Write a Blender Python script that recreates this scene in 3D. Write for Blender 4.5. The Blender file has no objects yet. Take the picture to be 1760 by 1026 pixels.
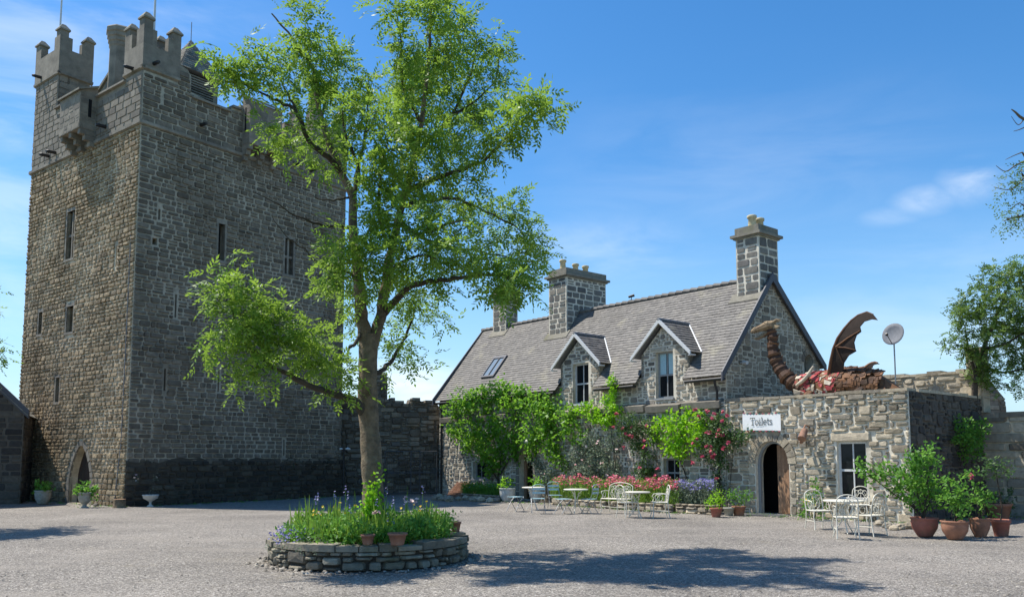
import bpy, math, random
import numpy as np
from mathutils import Vector, Matrix
from mathutils.geometry import tessellate_polygon

S = bpy.context.scene
# ------------------------------------------------------------------ camera, sky, sun
FPX, CAMH, TP = 1420.0, 1.7, 0.093
PITCH = math.atan(TP); YP = 785 - FPX*TP
cam = bpy.data.objects.new('camera', bpy.data.cameras.new('camera')); S.collection.objects.link(cam)
cam.data.sensor_width = 36; cam.data.lens = 36*FPX/1760
cam.data.shift_y = (YP-513)/1760
cam.data.clip_end = 4000; cam.data.clip_start = 0.1
cam.location = (0, 0, CAMH); cam.rotation_euler = (math.pi/2+PITCH, 0, 0)
S.camera = cam
SUN_EL = math.radians(59.5)
sun = bpy.data.objects.new('sun', bpy.data.lights.new('sun', 'SUN')); S.collection.objects.link(sun)
sun.data.energy = 4.8; sun.data.angle = math.radians(0.5); sun.data.color = (1, .955, .88)
sun.rotation_euler = (0, -(math.pi/2-SUN_EL), math.radians(-17)); sun.location = (-20, 0, 40)
S.view_settings.view_transform = 'Standard'; S.view_settings.look = 'None'
S.view_settings.exposure = 0.5; S.view_settings.gamma = 1

def NT(nt):
    def n(t, **k):
        nd = nt.nodes.new(t)
        for a, b in k.items():
            if a.startswith('i_'): nd.inputs[int(a[2:])].default_value = b
            else: setattr(nd, a, b)
        return nd
    return n, nt.links.new

def ramp(n, stops, interp='LINEAR'):
    r = n('ShaderNodeValToRGB'); e = r.color_ramp.elements; r.color_ramp.interpolation = interp
    while len(e) < len(stops): e.new(.5)
    for i, (p, c) in enumerate(stops):
        e[i].position = p; e[i].color = (*c, 1) if len(c) == 3 else c
    return r

def cdir(u, v):
    a = (u-880)/FPX; b = -(v-YP)/FPX
    r = Vector((a, math.cos(PITCH)-b*math.sin(PITCH), math.sin(PITCH)+b*math.cos(PITCH)))
    return r.normalized()

W = bpy.data.worlds.new('World'); S.world = W; W.use_nodes = True
nt = W.node_tree; nt.nodes.clear(); n, L = NT(nt)
sky = n('ShaderNodeTexSky', sky_type='NISHITA', sun_disc=False, sun_elevation=SUN_EL, sun_rotation=math.radians(-73),
        air_density=1.0, dust_density=0.35, ozone_density=2.2, altitude=50)
hsv = n('ShaderNodeHueSaturation'); hsv.inputs['Saturation'].default_value = 1.34; hsv.inputs['Value'].default_value = 1.03
L(sky.outputs[0], hsv.inputs['Color'])
tc = n('ShaderNodeTexCoord')
mp = n('ShaderNodeMapping'); mp.inputs['Scale'].default_value = (2.2, 2.2, 9); L(tc.outputs['Generated'], mp.inputs[0])
nz = n('ShaderNodeTexNoise'); nz.inputs['Scale'].default_value = 1.6; nz.inputs['Detail'].default_value = 9
nz.inputs['Roughness'].default_value = .58; nz.inputs['Distortion'].default_value = .6; L(mp.outputs[0], nz.inputs['Vector'])
def math_(op, a, b=None, clamp=False):
    m = n('ShaderNodeMath', operation=op, use_clamp=clamp)
    for i, x in enumerate((a, b)):
        if x is None: continue
        if isinstance(x, (int, float)): m.inputs[i].default_value = x
        else: L(x, m.inputs[i])
    return m.outputs[0]
def blob(d, r, flat=1.0):
    # soft round region of sky round direction d, flattened vertically
    s = n('ShaderNodeVectorMath', operation='SUBTRACT'); L(tc.outputs['Generated'], s.inputs[0]); s.inputs[1].default_value = d
    k = n('ShaderNodeVectorMath', operation='MULTIPLY'); L(s.outputs[0], k.inputs[0]); k.inputs[1].default_value = (1, 1, flat)
    l = n('ShaderNodeVectorMath', operation='LENGTH'); L(k.outputs[0], l.inputs[0])
    mr = n('ShaderNodeMapRange', interpolation_type='SMOOTHSTEP'); L(l.outputs['Value'], mr.inputs[0])
    mr.inputs[1].default_value = r; mr.inputs[2].default_value = 0; mr.inputs[3].default_value = 0; mr.inputs[4].default_value = 1
    return mr.outputs[0]
cl = None
for (u, v, r, fl, amt) in [(1670, 312, .045, 1.3, .62), (1590, 345, .05, 2.2, .5), (1530, 372, .05, 3, .3), (660, 655, .15, 4.0, .95), (730, 690, .12, 5, .8),
                         (10, 640, .10, 1.8, 1.0), (1030, 430, .2, 3, .22), (60, 120, .34, 1.0, .30), (1600, 600, .3, 1.6, .2), (1260, 300, .35, 2.5, .10), (20,420,.3,1.5,.3)]:
    b = math_('MULTIPLY', blob(tuple(cdir(u, v)), r, fl), amt)
    cl = b if cl is None else math_('MAXIMUM', cl, b)
nr = n('ShaderNodeMapRange', interpolation_type='SMOOTHSTEP'); L(nz.outputs[0], nr.inputs[0]); nr.inputs[1].default_value = .36; nr.inputs[2].default_value = .68
m1 = math_('MULTIPLY', cl, nr.outputs[0])
sz = n('ShaderNodeSeparateXYZ'); L(tc.outputs['Generated'], sz.inputs[0])
hz = n('ShaderNodeMapRange'); L(sz.outputs['Z'], hz.inputs[0]); hz.inputs[1].default_value = 0; hz.inputs[2].default_value = .34; hz.inputs[3].default_value = 1; hz.inputs[4].default_value = 0
hp = math_('MULTIPLY', math_('POWER', hz.outputs[0], 1.6), .84)
mh = n('ShaderNodeMix', data_type='RGBA'); L(hp, mh.inputs['Factor']); L(hsv.outputs[0], mh.inputs['A']); mh.inputs['B'].default_value = (2.5, 4.1, 5.6, 1)   # humid air near the horizon
mx = n('ShaderNodeMix', data_type='RGBA'); L(m1, mx.inputs['Factor']); L(mh.outputs['Result'], mx.inputs['A']); mx.inputs['B'].default_value = (6.6, 6.9, 7.2, 1)
bg = n('ShaderNodeBackground'); bg.inputs['Strength'].default_value = .13; L(mx.outputs['Result'], bg.inputs['Color'])
wo = n('ShaderNodeOutputWorld'); L(bg.outputs[0], wo.inputs[0])

# ------------------------------------------------------------------ helpers
rng = random.Random(7); NR = np.random.default_rng(11)
def srgb(r, g, b):
    f = lambda c: (c/255/12.92) if c/255 <= .04045 else ((c/255+.055)/1.055)**2.4
    return (f(r), f(g), f(b))
def G(u, v, z=0):
    r = cdir(u, v); t = (z-CAMH)/r.z; return Vector((r.x*t, r.y*t, z))
def PX(u, v, Y):
    r = cdir(u, v); t = Y/r.y; return Vector((r.x*t, Y, CAMH+r.z*t))

class MB:
    def __init__(s): s.v = []; s.f = []; s.m = []; s.t = []; s.s = []
    def add(s, vs, fs, mi=0, tint=None, smooth=False):
        o = len(s.v); s.v.extend([tuple(p) for p in vs])
        if tint is None: tint = (rng.random(), rng.random(), rng.random())
        for f in fs:
            s.f.append([i+o for i in f]); s.m.append(mi); s.t.append(tint); s.s.append(smooth)
    def box(s, x0, x1, y0, y1, z0, z1, mi=0, tint=None, F=None, tf=None):
        p = [(x, y, z) for z in (z0, z1) for y in (y0, y1) for x in (x0, x1)]
        if F: p = [F(*q) for q in p]
        if tf: p = [tf @ Vector(q) for q in p]
        s.add(p, [(0, 2, 3, 1), (4, 5, 7, 6), (0, 1, 5, 4), (2, 6, 7, 3), (0, 4, 6, 2), (1, 3, 7, 5)], mi, tint)
    def prism(s, poly, F, c0, c1, mi=0, tint=None):
        # polygon in (a,b), extruded along c
        k = len(poly); p = [F(a, b, c0) for a, b in poly]+[F(a, b, c1) for a, b in poly]
        tr = tessellate_polygon([[Vector((a, b, 0)) for a, b in poly]])
        s.add(p, [tuple(t) for t in tr]+[tuple(i+k for i in t) for t in tr]+[(i, (i+1) % k, k+(i+1) % k, k+i) for i in range(k)], mi, tint)
    def tube(s, pts, rad, seg=6, mi=0, tint=None, smooth=True, cap=True):
        pts = [Vector(p) for p in pts]; k = len(pts)
        if not isinstance(rad, (list, tuple)): rad = [rad]*k
        vs = []; t0 = None
        for i, p in enumerate(pts):
            t = (pts[min(i+1, k-1)]-pts[max(i-1, 0)])
            if t.length < 1e-9: t = Vector((0, 0, 1))
            t.normalize()
            if i == 0:
                r = Vector((1, 0, 0)) if abs(t.x) < .8 else Vector((0, 1, 0))
                nx = t.cross(r).normalized()
            else:
                nx = (nx-t*nx.dot(t))
                if nx.length < 1e-6: nx = t.orthogonal()
                nx.normalize()
            ny = t.cross(nx)
            for j in range(seg):
                a = 2*math.pi*j/seg; vs.append(p+(nx*math.cos(a)+ny*math.sin(a))*rad[i])
        fs = [(i*seg+j, i*seg+(j+1) % seg, (i+1)*seg+(j+1) % seg, (i+1)*seg+j) for i in range(k-1) for j in range(seg)]
        s.add(vs, fs, mi, tint, smooth)
        if cap:
            s.add([vs[j] for j in range(seg)], [tuple(range(seg))], mi, tint); s.add([vs[(k-1)*seg+j] for j in range(seg)], [tuple(range(seg))], mi, tint)
    def lathe(s, prof, seg=20, c=(0, 0, 0), mi=0, tint=None, smooth=True, wob=0):
        vs = []
        for r, z in prof:
            for j in range(seg):
                a = 2*math.pi*j/seg; q = r*(1+wob*math.sin(a*seg/2)) if wob else r
                vs.append((c[0]+q*math.cos(a), c[1]+q*math.sin(a), c[2]+z))
        k = len(prof)
        s.add(vs, [(i*seg+j, i*seg+(j+1) % seg, (i+1)*seg+(j+1) % seg, (i+1)*seg+j) for i in range(k-1) for j in range(seg)], mi, tint, smooth)
    def build(s, name, mats, parent=None, loc=None):
        me = bpy.data.meshes.new(name); me.from_pydata(s.v, [], s.f)
        if not isinstance(mats, (list, tuple)): mats = [mats]
        for m in mats: me.materials.append(m)
        me.polygons.foreach_set('material_index', s.m); me.polygons.foreach_set('use_smooth', s.s)
        cnt = np.array([len(f) for f in s.f]); t = np.array([(*x, 1.0) for x in s.t], dtype=np.float32)
        a = me.color_attributes.new('tint', 'FLOAT_COLOR', 'CORNER'); a.data.foreach_set('color', np.repeat(t, cnt, axis=0).ravel())
        me.update(); return link(name, me, parent, loc)
def link(name, me, parent=None, loc=None):
    o = bpy.data.objects.new(name, me); S.collection.objects.link(o)
    if parent: o.parent = parent
    if loc is not None: o.location = loc
    return o
def npmesh(name, V, Fq, tint, mats, parent=None, mi=None):
    # V (n,3); Fq (m,4) quads; tint (m,3)
    me = bpy.data.meshes.new(name); me.vertices.add(len(V)); me.vertices.foreach_set('co', np.asarray(V, np.float32).ravel())
    me.loops.add(Fq.size); me.loops.foreach_set('vertex_index', Fq.astype(np.int32).ravel())
    me.polygons.add(len(Fq)); me.polygons.foreach_set('loop_start', np.arange(0, Fq.size, 4, dtype=np.int32))
    me.polygons.foreach_set('loop_total', np.full(len(Fq), 4, np.int32))
    for m in (mats if isinstance(mats, (list, tuple)) else [mats]): me.materials.append(m)
    if mi is not None: me.polygons.foreach_set('material_index', mi.astype(np.int32))
    me.update(calc_edges=True); me.validate()
    a = me.color_attributes.new('tint', 'FLOAT_COLOR', 'CORNER')
    t = np.concatenate([tint, np.ones((len(tint), 1))], 1).astype(np.float32); a.data.foreach_set('color', np.repeat(t, 4, axis=0).ravel())
    return link(name, me, parent)
def tag(o, label=None, cat=None, group=None, kind=None):
    if label: o['label'] = label
    if cat: o['category'] = cat
    if group: o['group'] = group
    if kind: o['kind'] = kind
    return o
def thing(name, label, cat, loc=(0, 0, 0), rz=0, group=None):
    o = link(name, None, None, loc); o.rotation_euler = (0, 0, rz); o.empty_display_size = .3
    return tag(o, label, cat, group)
def dup(root, loc, rz, label=None, sc=None):
    r = root.copy(); S.collection.objects.link(r); r.location = loc; r.rotation_euler = (0, 0, rz)
    if label: r['label'] = label
    if sc: r.scale = (sc, sc, sc)
    for ch in list(root.children):
        c = ch.copy(); S.collection.objects.link(c); c.parent = r
        for g in list(ch.children):
            d = g.copy(); S.collection.objects.link(d); d.parent = c
    return r
def frame(O, U, N):
    O = Vector(O); U = Vector(U); N = Vector(N); Z = Vector((0, 0, 1))
    return lambda a, b, c=0: O+U*a+Z*b+N*c

# ------------------------------------------------------------------ materials
def newmat(name):
    m = bpy.data.materials.new(name); m.use_nodes = True; nt = m.node_tree; nt.nodes.clear(); n, L = NT(nt)
    b = n('ShaderNodeBsdfPrincipled'); o = n('ShaderNodeOutputMaterial'); L(b.outputs[0], o.inputs[0])
    return m, n, L, b, o
def mixc(n, L, fac, a, b, blend='MIX'):
    x = n('ShaderNodeMix', data_type='RGBA', blend_type=blend)
    for k, v in (('Factor', fac), ('A', a), ('B', b)):
        if isinstance(v, (int, float)): x.inputs[k].default_value = v
        elif isinstance(v, tuple): x.inputs[k].default_value = (*v, 1) if len(v) == 3 else v
        else: L(v, x.inputs[k])
    return x.outputs['Result']
def noise(n, L, vec, scale, detail=4, rough=.55):
    t = n('ShaderNodeTexNoise'); t.inputs['Scale'].default_value = scale; t.inputs['Detail'].default_value = detail; t.inputs['Roughness'].default_value = rough
    if vec is not None: L(vec, t.inputs['Vector'])
    return t.outputs[0]
def stonemat(name, cols, var=(.7, 1.25), nscale=9, stain=None, stain_scale=.5, stain_lo=.52, bump=.5, rough=.92, bdist=.012, stains2=None):
    m, n, L, b, o = newmat(name)
    tc = n('ShaderNodeTexCoord'); at = n('ShaderNodeAttribute', attribute_name='tint')
    sp = n('ShaderNodeSeparateColor'); L(at.outputs['Color'], sp.inputs[0])
    k = len(cols); r = ramp(n, [(i/max(1, k-1), c) for i, c in enumerate(cols)]); L(sp.outputs[0], r.inputs[0])
    v = tc.outputs['Object']
    nz = noise(n, L, v, nscale, 8, .65)
    mr = n('ShaderNodeMapRange'); L(nz, mr.inputs[0]); mr.inputs[1].default_value = .3; mr.inputs[2].default_value = .7
    mr.inputs[3].default_value = var[0]; mr.inputs[4].default_value = var[1]
    c = n('ShaderNodeVectorMath', operation='SCALE'); L(r.outputs[0], c.inputs[0]); L(mr.outputs[0], c.inputs['Scale'])
    col = c.outputs[0]
    for (sc, ss, sl, am) in ([(stain, stain_scale, stain_lo, .75)] if stain else [])+(stains2 or []):
        ns = noise(n, L, v, ss, 7, .65); q = n('ShaderNodeMapRange', interpolation_type='SMOOTHSTEP'); L(ns, q.inputs[0]); q.inputs[1].default_value = sl; q.inputs[2].default_value = sl+.18; q.inputs[4].default_value = am
        col = mixc(n, L, q.outputs[0], col, sc)
    L(col, b.inputs['Base Color']); b.inputs['Roughness'].default_value = rough
    n2 = noise(n, L, v, nscale*2.5, 10, .7)
    bp = n('ShaderNodeBump'); bp.inputs['Strength'].default_value = bump; bp.inputs['Distance'].default_value = bdist; L(n2, bp.inputs['Height']); L(bp.outputs[0], b.inputs['Normal'])
    return m
def leafmat(name, cols, trans=.4, rough=.5):
    m, n, L, b, o = newmat(name)
    at = n('ShaderNodeAttribute', attribute_name='tint'); sp = n('ShaderNodeSeparateColor'); L(at.outputs['Color'], sp.inputs[0])
    k = len(cols); r = ramp(n, [(i/max(1, k-1), c) for i, c in enumerate(cols)]); L(sp.outputs[0], r.inputs[0])
    L(r.outputs[0], b.inputs['Base Color']); b.inputs['Roughness'].default_value = rough; b.inputs['Specular IOR Level'].default_value = .35
    t = n('ShaderNodeBsdfTranslucent'); tcol = mixc(n, L, .5, r.outputs[0], tuple(min(1, c*1.5) for c in cols[-1])); L(tcol, t.inputs[0])
    ms = n('ShaderNodeMixShader'); ms.inputs[0].default_value = trans; L(b.outputs[0], ms.inputs[1]); L(t.outputs[0], ms.inputs[2]); L(ms.outputs[0], o.inputs[0])
    return m
def plain(name, c, rough=.6, metal=0, var=.12, nscale=14, bump=.15, spec=.5):
    m, n, L, b, o = newmat(name); tc = n('ShaderNodeTexCoord')
    nz = noise(n, L, tc.outputs['Object'], nscale, 6)
    mr = n('ShaderNodeMapRange'); L(nz, mr.inputs[0]); mr.inputs[1].default_value = .3; mr.inputs[2].default_value = .7; mr.inputs[3].default_value = 1-var; mr.inputs[4].default_value = 1+var
    s = n('ShaderNodeVectorMath', operation='SCALE'); s.inputs[0].default_value = c; L(mr.outputs[0], s.inputs['Scale']); L(s.outputs[0], b.inputs['Base Color'])
    b.inputs['Roughness'].default_value = rough; b.inputs['Metallic'].default_value = metal; b.inputs['Specular IOR Level'].default_value = spec
    if bump:
        bp = n('ShaderNodeBump'); bp.inputs['Strength'].default_value = bump; bp.inputs['Distance'].default_value = .01; L(noise(n, L, tc.outputs['Object'], nscale*3, 6), bp.inputs['Height']); L(bp.outputs[0], b.inputs['Normal'])
    return m
lichen = srgb(150, 148, 120)
M = {}
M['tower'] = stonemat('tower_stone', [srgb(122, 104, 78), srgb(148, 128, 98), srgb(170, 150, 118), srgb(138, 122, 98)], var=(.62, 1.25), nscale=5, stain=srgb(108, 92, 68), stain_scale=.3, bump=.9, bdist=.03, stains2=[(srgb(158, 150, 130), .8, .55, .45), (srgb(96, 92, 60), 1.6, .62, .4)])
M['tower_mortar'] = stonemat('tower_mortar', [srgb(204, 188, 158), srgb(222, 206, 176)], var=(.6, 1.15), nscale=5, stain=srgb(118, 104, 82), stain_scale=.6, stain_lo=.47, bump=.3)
M['tower_shade'] = stonemat('tower_stone_shade', [srgb(96, 87, 74), srgb(114, 105, 90), srgb(132, 122, 106), srgb(106, 98, 86)], var=(.6, 1.25), nscale=5, stain=srgb(88, 80, 66), stain_scale=.3, bump=.9, bdist=.03, stains2=[(srgb(152, 144, 126), .7, .53, .5), (srgb(92, 88, 58), 1.3, .64, .4)])  # darker copy of the tower stone, the right face's shade in its colour
M['tower_mortar2'] = stonemat('tower_mortar_shade', [srgb(168, 158, 138), srgb(188, 178, 158)], var=(.6, 1.15), nscale=5, stain=srgb(116, 106, 90), stain_scale=.5, stain_lo=.45, bump=.3)  # mortar copy with the same shade put into the colour
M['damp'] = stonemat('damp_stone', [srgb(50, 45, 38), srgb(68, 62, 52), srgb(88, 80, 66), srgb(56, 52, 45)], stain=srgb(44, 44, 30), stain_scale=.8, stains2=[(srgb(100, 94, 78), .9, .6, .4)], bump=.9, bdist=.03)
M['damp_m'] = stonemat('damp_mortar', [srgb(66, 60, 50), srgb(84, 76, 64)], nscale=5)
M['dressed'] = stonemat('dressed_stone', [srgb(126, 119, 106), srgb(144, 136, 122), srgb(112, 106, 96)], nscale=4, stain=srgb(96, 90, 74), stain_scale=1.1, stains2=[(srgb(120, 118, 72), 1.9, .62, .5)])
M['turret'] = stonemat('turret_stone', [srgb(122, 114, 100), srgb(140, 131, 116), srgb(110, 103, 92)], nscale=3, stain=srgb(96, 90, 78), stain_scale=.9, stains2=[(srgb(126, 122, 70), 1.5, .66, .45)])
M['house'] = stonemat('house_stone', [srgb(98, 91, 81), srgb(144, 135, 119), srgb(178, 167, 147), srgb(118, 112, 104), srgb(160, 148, 127)], nscale=11, stain=srgb(165, 158, 142), stain_scale=1.2, stain_lo=.56, bump=.7)
M['house_m'] = stonemat('lime_mortar', [srgb(212, 203, 183), srgb(226, 217, 198)], var=(.7, 1.1), nscale=7, stain=srgb(160, 150, 130), stain_scale=1.4, stain_lo=.5, bump=.4)
M['gable'] = stonemat('gable_stone', [srgb(108, 98, 83), srgb(134, 123, 106), srgb(160, 147, 125), srgb(118, 110, 96)], nscale=11, bump=.6)
M['gable_m'] = stonemat('gable_mortar', [srgb(176, 166, 146), srgb(196, 186, 164)], nscale=7)
M['wing'] = stonemat('wing_stone', [srgb(116, 106, 90), srgb(166, 153, 130), srgb(194, 180, 154), srgb(140, 131, 116), srgb(178, 163, 136)], nscale=9, stain=srgb(176, 166, 146), stain_scale=1.1, stain_lo=.55, bump=.8, bdist=.02)
M['wing_m'] = stonemat('wing_mortar', [srgb(226, 216, 194), srgb(236, 228, 208)], var=(.72, 1.06), nscale=8, stain=srgb(150, 140, 122), stain_scale=1.2, stain_lo=.5)
M['ruin'] = stonemat('ruin_stone', [srgb(84, 76, 66), srgb(120, 110, 94), srgb(142, 132, 114), srgb(100, 94, 86)], nscale=8, stain=srgb(80, 74, 60), stain_scale=.9, bump=.9, bdist=.02)
M['grime'] = stonemat('darkened_stone', [srgb(48, 44, 40), srgb(76, 70, 62), srgb(98, 90, 78), srgb(60, 56, 52)], nscale=8, stain=srgb(44, 42, 36), stain_scale=.9, bump=.9, bdist=.02)  # wing side wall: its shade is put into this darker stone colour
M['darkened_m'] = stonemat('darkened_mortar', [srgb(84, 78, 68), srgb(104, 96, 84)], nscale=6, bump=.6)
M['ruin_m'] = stonemat('ruin_core', [srgb(90, 82, 70), srgb(120, 110, 94)], nscale=6, bump=.9, bdist=.03)
M['slate'] = stonemat('roof_slate', [srgb(94, 90, 85), srgb(105, 101, 95), srgb(116, 111, 104), srgb(99, 95, 90)], var=(.78, 1.16), nscale=6, stain=srgb(142, 136, 116), stain_scale=1.1, stain_lo=.55, stains2=[(srgb(120, 120, 70), 3.0, .66, .5), (srgb(84, 78, 70), .5, .55, .35)], bump=.25, rough=.7)
M['slate_old'] = stonemat('old_slate', [srgb(96, 92, 82), srgb(140, 136, 124), srgb(118, 112, 100)], nscale=6)
M['chim'] = stonemat('chimney_block', [srgb(90, 88, 84), srgb(116, 112, 104), srgb(136, 130, 118), srgb(102, 99, 96)], nscale=7, stain=srgb(120, 118, 80), stain_scale=1.0, stain_lo=.62)
M['capst'] = stonemat('cap_stone', [srgb(120, 116, 104), srgb(136, 130, 116)], nscale=6, stain=srgb(100, 98, 70), stain_scale=1.5, stain_lo=.52)
M['pot_buff'] = stonemat('buff_clay', [srgb(196, 180, 140), srgb(206, 192, 158)], nscale=6, stain=srgb(150, 140, 100), stain_scale=3)
M['terra'] = stonemat('terracotta', [srgb(140, 96, 74), srgb(158, 112, 88), srgb(128, 90, 70)], nscale=5, stain=srgb(170, 140, 118), stain_scale=4, stain_lo=.55, bump=.2)
M['pinkterra'] = stonemat('pink_washed_clay', [srgb(160, 98, 84), srgb(168, 108, 90)], nscale=4, stain=srgb(138, 102, 80), stain_scale=3, stain_lo=.44, bump=.2)
M['bark'] = stonemat('bark', [srgb(112, 96, 74), srgb(128, 112, 88)], var=(.45, 1.5), nscale=6, stain=srgb(140, 134, 108), stain_scale=2.6, stain_lo=.54, stains2=[(srgb(84, 92, 50), 1.3, .55, .6), (srgb(58, 48, 38), 4.0, .58, .6)], bump=1, bdist=.07)
M['twig'] = stonemat('dark_bark', [srgb(62, 54, 44), srgb(74, 66, 54)], nscale=9)
M['white'] = plain('white_paint', srgb(206, 206, 202), .5, var=.08)
M['gatem'] = plain('dark_gate_steel', srgb(74, 74, 74), .5)
M['ironwhite'] = stonemat('cream_painted_iron', [srgb(214, 208, 190), srgb(226, 221, 204)], var=(.9, 1.06), nscale=18, stain=srgb(150, 116, 84), stain_scale=7, stain_lo=.62, bump=.1, rough=.5)
M['blue'] = plain('pale_blue_paint', srgb(160, 192, 198), .45, var=.1, nscale=20)
M['frame'] = plain('grey_white_joinery', srgb(188, 190, 190), .5, var=.06)
M['frameold'] = plain('weathered_grey_joinery', srgb(140, 142, 142), .6, var=.1)
M['dark'] = plain('dark_interior', srgb(16, 15, 14), .9, var=.2, bump=0)
M['black'] = plain('black_iron', srgb(36, 34, 33), .5, var=.2)
M['lead'] = plain('lead', srgb(120, 120, 122), .6, var=.15)
M['verge'] = plain('dark_verge', srgb(78, 78, 82), .6, var=.15)
M['timber'] = stonemat('oak_door', [srgb(150, 116, 88), srgb(166, 130, 100), srgb(138, 106, 80)], nscale=3, stain=srgb(112, 84, 62), stain_scale=2.5, bump=.3)
M['darktimber'] = stonemat('dark_timber', [srgb(60, 46, 36), srgb(72, 56, 44)], nscale=3)
M['rust'] = stonemat('rusty_plate', [srgb(62, 42, 28), srgb(92, 60, 36), srgb(124, 84, 50), srgb(74, 56, 40)], nscale=7, bump=.6, rough=.75)
M['rustpale'] = stonemat('pale_rusty_plate', [srgb(140, 118, 88), srgb(180, 158, 122)], var=(.6, 1.3), nscale=9, stain=srgb(84, 56, 36), stain_scale=5, stain_lo=.5, bump=.6, rough=.8)
M['membrane'] = stonemat('wing_membrane', [srgb(40, 30, 24), srgb(54, 40, 30)], nscale=5, bump=.5)
M['redpaint'] = stonemat('worn_red_paint', [srgb(160, 60, 62), srgb(178, 84, 84)], nscale=9, stain=srgb(190, 180, 165), stain_scale=7, stain_lo=.56)
M['bone'] = stonemat('pale_bone', [srgb(170, 158, 138), srgb(196, 186, 166)], nscale=7)
M['cloth'] = plain('banner_cloth', srgb(234, 234, 230), .8, var=.04)
M['ink'] = plain('banner_lettering', srgb(70, 82, 84), .8, var=.02, bump=0)
M['pinkbit'] = plain('pink_trim', srgb(205, 70, 105), .7); M['tealbit'] = plain('teal_trim', srgb(40, 130, 130), .7)
M['dishm'] = plain('dish_grey', srgb(112, 114, 118), .75)
M['soil'] = stonemat('soil', [srgb(52, 42, 32), srgb(66, 54, 42)], nscale=12, bump=1, bdist=.03)
M['stonepot'] = stonemat('cast_stone', [srgb(150, 146, 134), srgb(168, 164, 150)], nscale=8, stain=srgb(110, 108, 90), stain_scale=3)
M['whitepot'] = stonemat('white_pot', [srgb(190, 188, 180), srgb(204, 202, 194)], nscale=8, stain=srgb(150, 146, 130), stain_scale=4)
M['brick'] = stonemat('red_brick', [srgb(128, 92, 70), srgb(150, 112, 88), srgb(140, 106, 88)], nscale=8)
M['steel'] = plain('galvanised_steel', srgb(150, 152, 152), .4, metal=.6)
M['rim'] = stonemat('planter_stone', [srgb(92, 86, 72), srgb(132, 124, 106), srgb(158, 148, 126), srgb(112, 104, 90)], nscale=9, stain=srgb(96, 96, 66), stain_scale=1.6, bump=.9, bdist=.02)
M['lamp'] = plain('opal_globe', srgb(225, 222, 210), .3)
M['tree_leaf'] = leafmat('ash_leaf', [srgb(72, 102, 30), srgb(106, 140, 44), srgb(148, 176, 68)], .42)
M['tree_leaf2'] = leafmat('olive_leaf', [srgb(58, 84, 32), srgb(88, 116, 46), srgb(118, 144, 66)], .35)
M['leaf_vine'] = leafmat('vine_leaf', [srgb(64, 108, 28), srgb(100, 150, 42), srgb(140, 184, 62)], .45)
M['leaf_dark'] = leafmat('rose_leaf', [srgb(44, 72, 34), srgb(68, 98, 46), srgb(98, 126, 68)], .3)
M['leaf_lime'] = leafmat('lime_leaf', [srgb(96, 150, 20), srgb(130, 182, 32), srgb(158, 204, 48)], .45)
M['leaf_grey'] = leafmat('lavender_leaf', [srgb(88, 106, 84), srgb(112, 128, 104), srgb(140, 150, 124)], .25)
M['leaf_mid'] = leafmat('shrub_leaf', [srgb(60, 104, 32), srgb(92, 140, 48), srgb(126, 172, 68)], .4)
M['grass'] = leafmat('blade', [srgb(72, 112, 34), srgb(104, 144, 48), srgb(140, 168, 70)], .4)
M['pinkfl'] = leafmat('pink_petal', [srgb(190, 66, 92), srgb(214, 98, 122), srgb(228, 138, 152)], .25)
M['palefl'] = leafmat('pale_petal', [srgb(226, 170, 170), srgb(240, 205, 200), srgb(244, 230, 222)], .25)
M['violet'] = leafmat('violet_petal', [srgb(96, 92, 150), srgb(124, 120, 176), srgb(150, 146, 190)], .25)
M['yellowfl'] = leafmat('yellow_petal', [srgb(210, 170, 40), srgb(230, 200, 60)], .25)
def glassmat():
    m, n, L, b, o = newmat('window_glass'); b.inputs['Base Color'].default_value = (.012, .014, .016, 1); b.inputs['Roughness'].default_value = .08
    b.inputs['Specular IOR Level'].default_value = .22
    tc = n('ShaderNodeTexCoord'); bp = n('ShaderNodeBump'); bp.inputs['Strength'].default_value = .25; bp.inputs['Distance'].default_value = .02
    L(noise(n, L, tc.outputs['Object'], 2.2, 2), bp.inputs['Height']); L(bp.outputs[0], b.inputs['Normal']); return m
M['glass'] = glassmat()
M['skyglass'] = plain('rooflight_glass', srgb(120, 134, 146), .15, var=.05, bump=0)

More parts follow.
